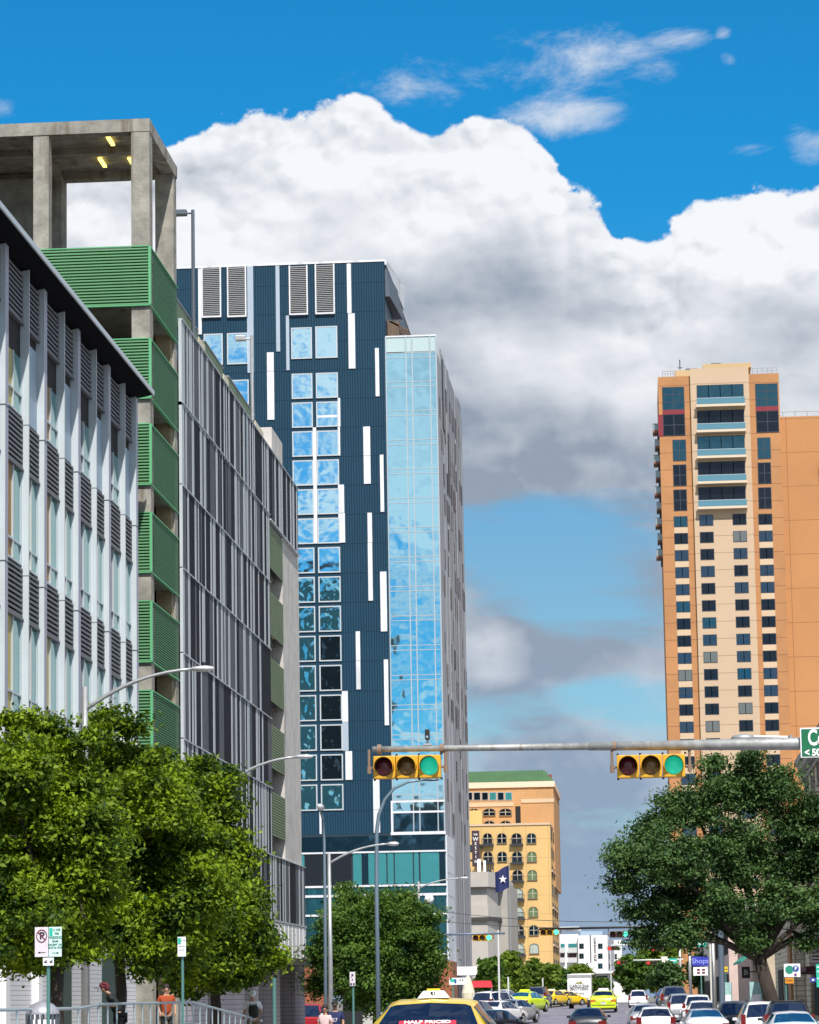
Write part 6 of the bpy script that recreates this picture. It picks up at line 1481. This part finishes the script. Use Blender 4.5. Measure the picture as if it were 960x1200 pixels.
    MB().box(-.028,.028,fy+.004,fy+.014,hx[2]-.150*k,hx[2]-.142*k).build('mouth', mat('lips', (.25,.08,.07), .6), t)
    for s in (-1,1):
        MB().tube([(s*.032,fy-.004,hx[2]-.07*k),(s*.032,fy+.01,hx[2]-.07*k)], .011, 8).build('eye', black if True else white, t)
        MB().box(s*.095*k-.008,s*.095*k+.008,hx[1]-.01,hx[1]+.03,hx[2]-.11*k,hx[2]-.05*k).build('ear', skin, t, bevel=.005)
    if glasses: MB().box(-.07,-.008,fy-.012,fy-.002,hx[2]-.088*k,hx[2]-.052*k).box(.008,.07,fy-.012,fy-.002,hx[2]-.088*k,hx[2]-.052*k).box(-.008,.008,fy-.011,fy-.003,hx[2]-.07*k,hx[2]-.063*k).build('sunglasses', black, t)
    for s in (-1,1): MB().hexa([(s*.11*k-.045,-s*stride*.2*k-.17,.0),(s*.11*k+.045,-s*stride*.2*k-.17,.0),(s*.11*k+.045,-s*stride*.2*k+.09,.0),(s*.11*k-.045,-s*stride*.2*k+.09,.0)],[(s*.11*k-.03,-s*stride*.2*k-.14,.06),(s*.11*k+.03,-s*stride*.2*k-.14,.06),(s*.11*k+.035,-s*stride*.2*k+.08,.10),(s*.11*k-.035,-s*stride*.2*k+.08,.10)]).build('shoe', black, t, bevel=.012)
    return t
whs = mat('white_shirt', (.70,.70,.70), .8); navs = mat('navy_shirt', (.012,.02,.09), .8); pks = mat('pale_pink_top', (.62,.45,.45), .8); drk = mat('dark_cloth', (.015,.018,.016), .85); jean = mat('denim', (.05,.07,.13), .85); orgs = mat('orange_cloth', (.35,.055,.01), .8); khak = mat('khaki_cloth', (.25,.2,.13), .85)
x = P(296,1165,88).x; pz = P(296,1163.5,88).z-1.80
p1 = person('person in white top and white cap with a black backpack, walking away', (x, 88, gl(88)), PI+R(15), h=P(296,1161.5,88).z-gl(88), top=whs, legs=khak, hat=whs, arm_fwd=.2)
MB().lathe((0,.19,1.22), [(.001,-.22),(.13,-.19),(.16,-.02),(.14,.14),(.001,.2)], 12).build('backpack', drk, p1, smooth=True)
for s in (-1,1): MB().tube([(s*.09,.16,1.38),(s*.10,.0,1.50),(s*.11,-.13,1.36)], .018, 6).build('backpack_strap', drk, p1)
x = P(390.5,1180,92).x; X2 = P(384.5,1180,91.5).x
p2 = person('man in navy T-shirt and dark cap beside the woman in pale pink', (x, 92.5, g(92)+.14), R(5), h=P(390,1174,92).z-g(92)-.14, top=navs, legs=jean, hat=drk, glasses=True)
text('27', .17, (0,-.155,1.27), whs, p2, depth=.004)
person('woman with long dark hair, sunglasses and pale pink top beside the lamp pole', (X2-.1, 91.5, g(91)+.14), R(-10), h=P(384,1178.5,91.5).z-g(91)-.14, top=pks, legs=jean, female=True, glasses=True)
x = P(141,1170,66).x
person('person in dark clothes leaning forward over the railing under the middle left tree', (x, 66, .55), R(-80), h=1.72, top=drk, legs=drk, lean=.55, arm_fwd=.3, short_sleeve=False, hat=mat('dark_red_cap', (.14,.02,.03), .8))
x = P(195,1170,78).x
person('person in an orange shirt standing in the shade behind the railing', (x, 78, gl(78)), R(20), h=1.62, top=orgs, legs=drk)
# black car-park board by the red car
x0 = P(374,1190,100).x; bt = thing('board_sign', 'black board with big white letters beside the couple', 'sign', (x0+.5, 100, g(100)+.14), world=True)
MB().box(x0, x0+1.5, 100, 100.06, .1, P(380,1186,100).z).build('board', black, bt); text('PARK', .26, (x0+.05, 99.98, P(380,1191.5,100).z), white, bt, align='LEFT', depth=.004, bold=.01)
for s in (.1, 1.4): MB().box(x0+s-.03, x0+s+.03, 100.06, 100.1, g(100)+.1, .6).build('leg', steeld, bt)
# patio umbrella, closed, beside the tower entry
c = P(549,1165,215); t = thing('patio_umbrella', 'folded cream patio umbrella beside the blue tower entry', 'umbrella', (c.x, 215, g(215)+.14))
MB().tube([(0,0,0),(0,0,2.6)], .03, 6).build('pole', steel, t); MB().tube([(0,0,.8),(0,0,1.3),(0,0,2.3),(0,0,2.65)], [.45,.5,.22,.03], 10).build('canopy', mat('cream_canvas', (.6,.54,.42), .9), t)
c = P(565,1164,240); t = thing('market_awning', 'small red awning stall behind the parked cars', 'awning', (c.x, 240, g(240)+.14))
MB().hexa([(-.9,-.6,1.75),(.9,-.6,1.75),(.9,.6,1.75),(-.9,.6,1.75)],[(-.75,-.3,2.3),(.75,-.3,2.3),(.75,.5,2.3),(-.75,.5,2.3)]).build('canopy', mat('red_canvas', (.45,.015,.03), .8), t)
for sx in (-.8,.8): MB().box(sx-.03,sx+.03,-.5,-.44,0,1.75).box(sx-.03,sx+.03,.44,.5,0,1.75).build('leg', steel, t)
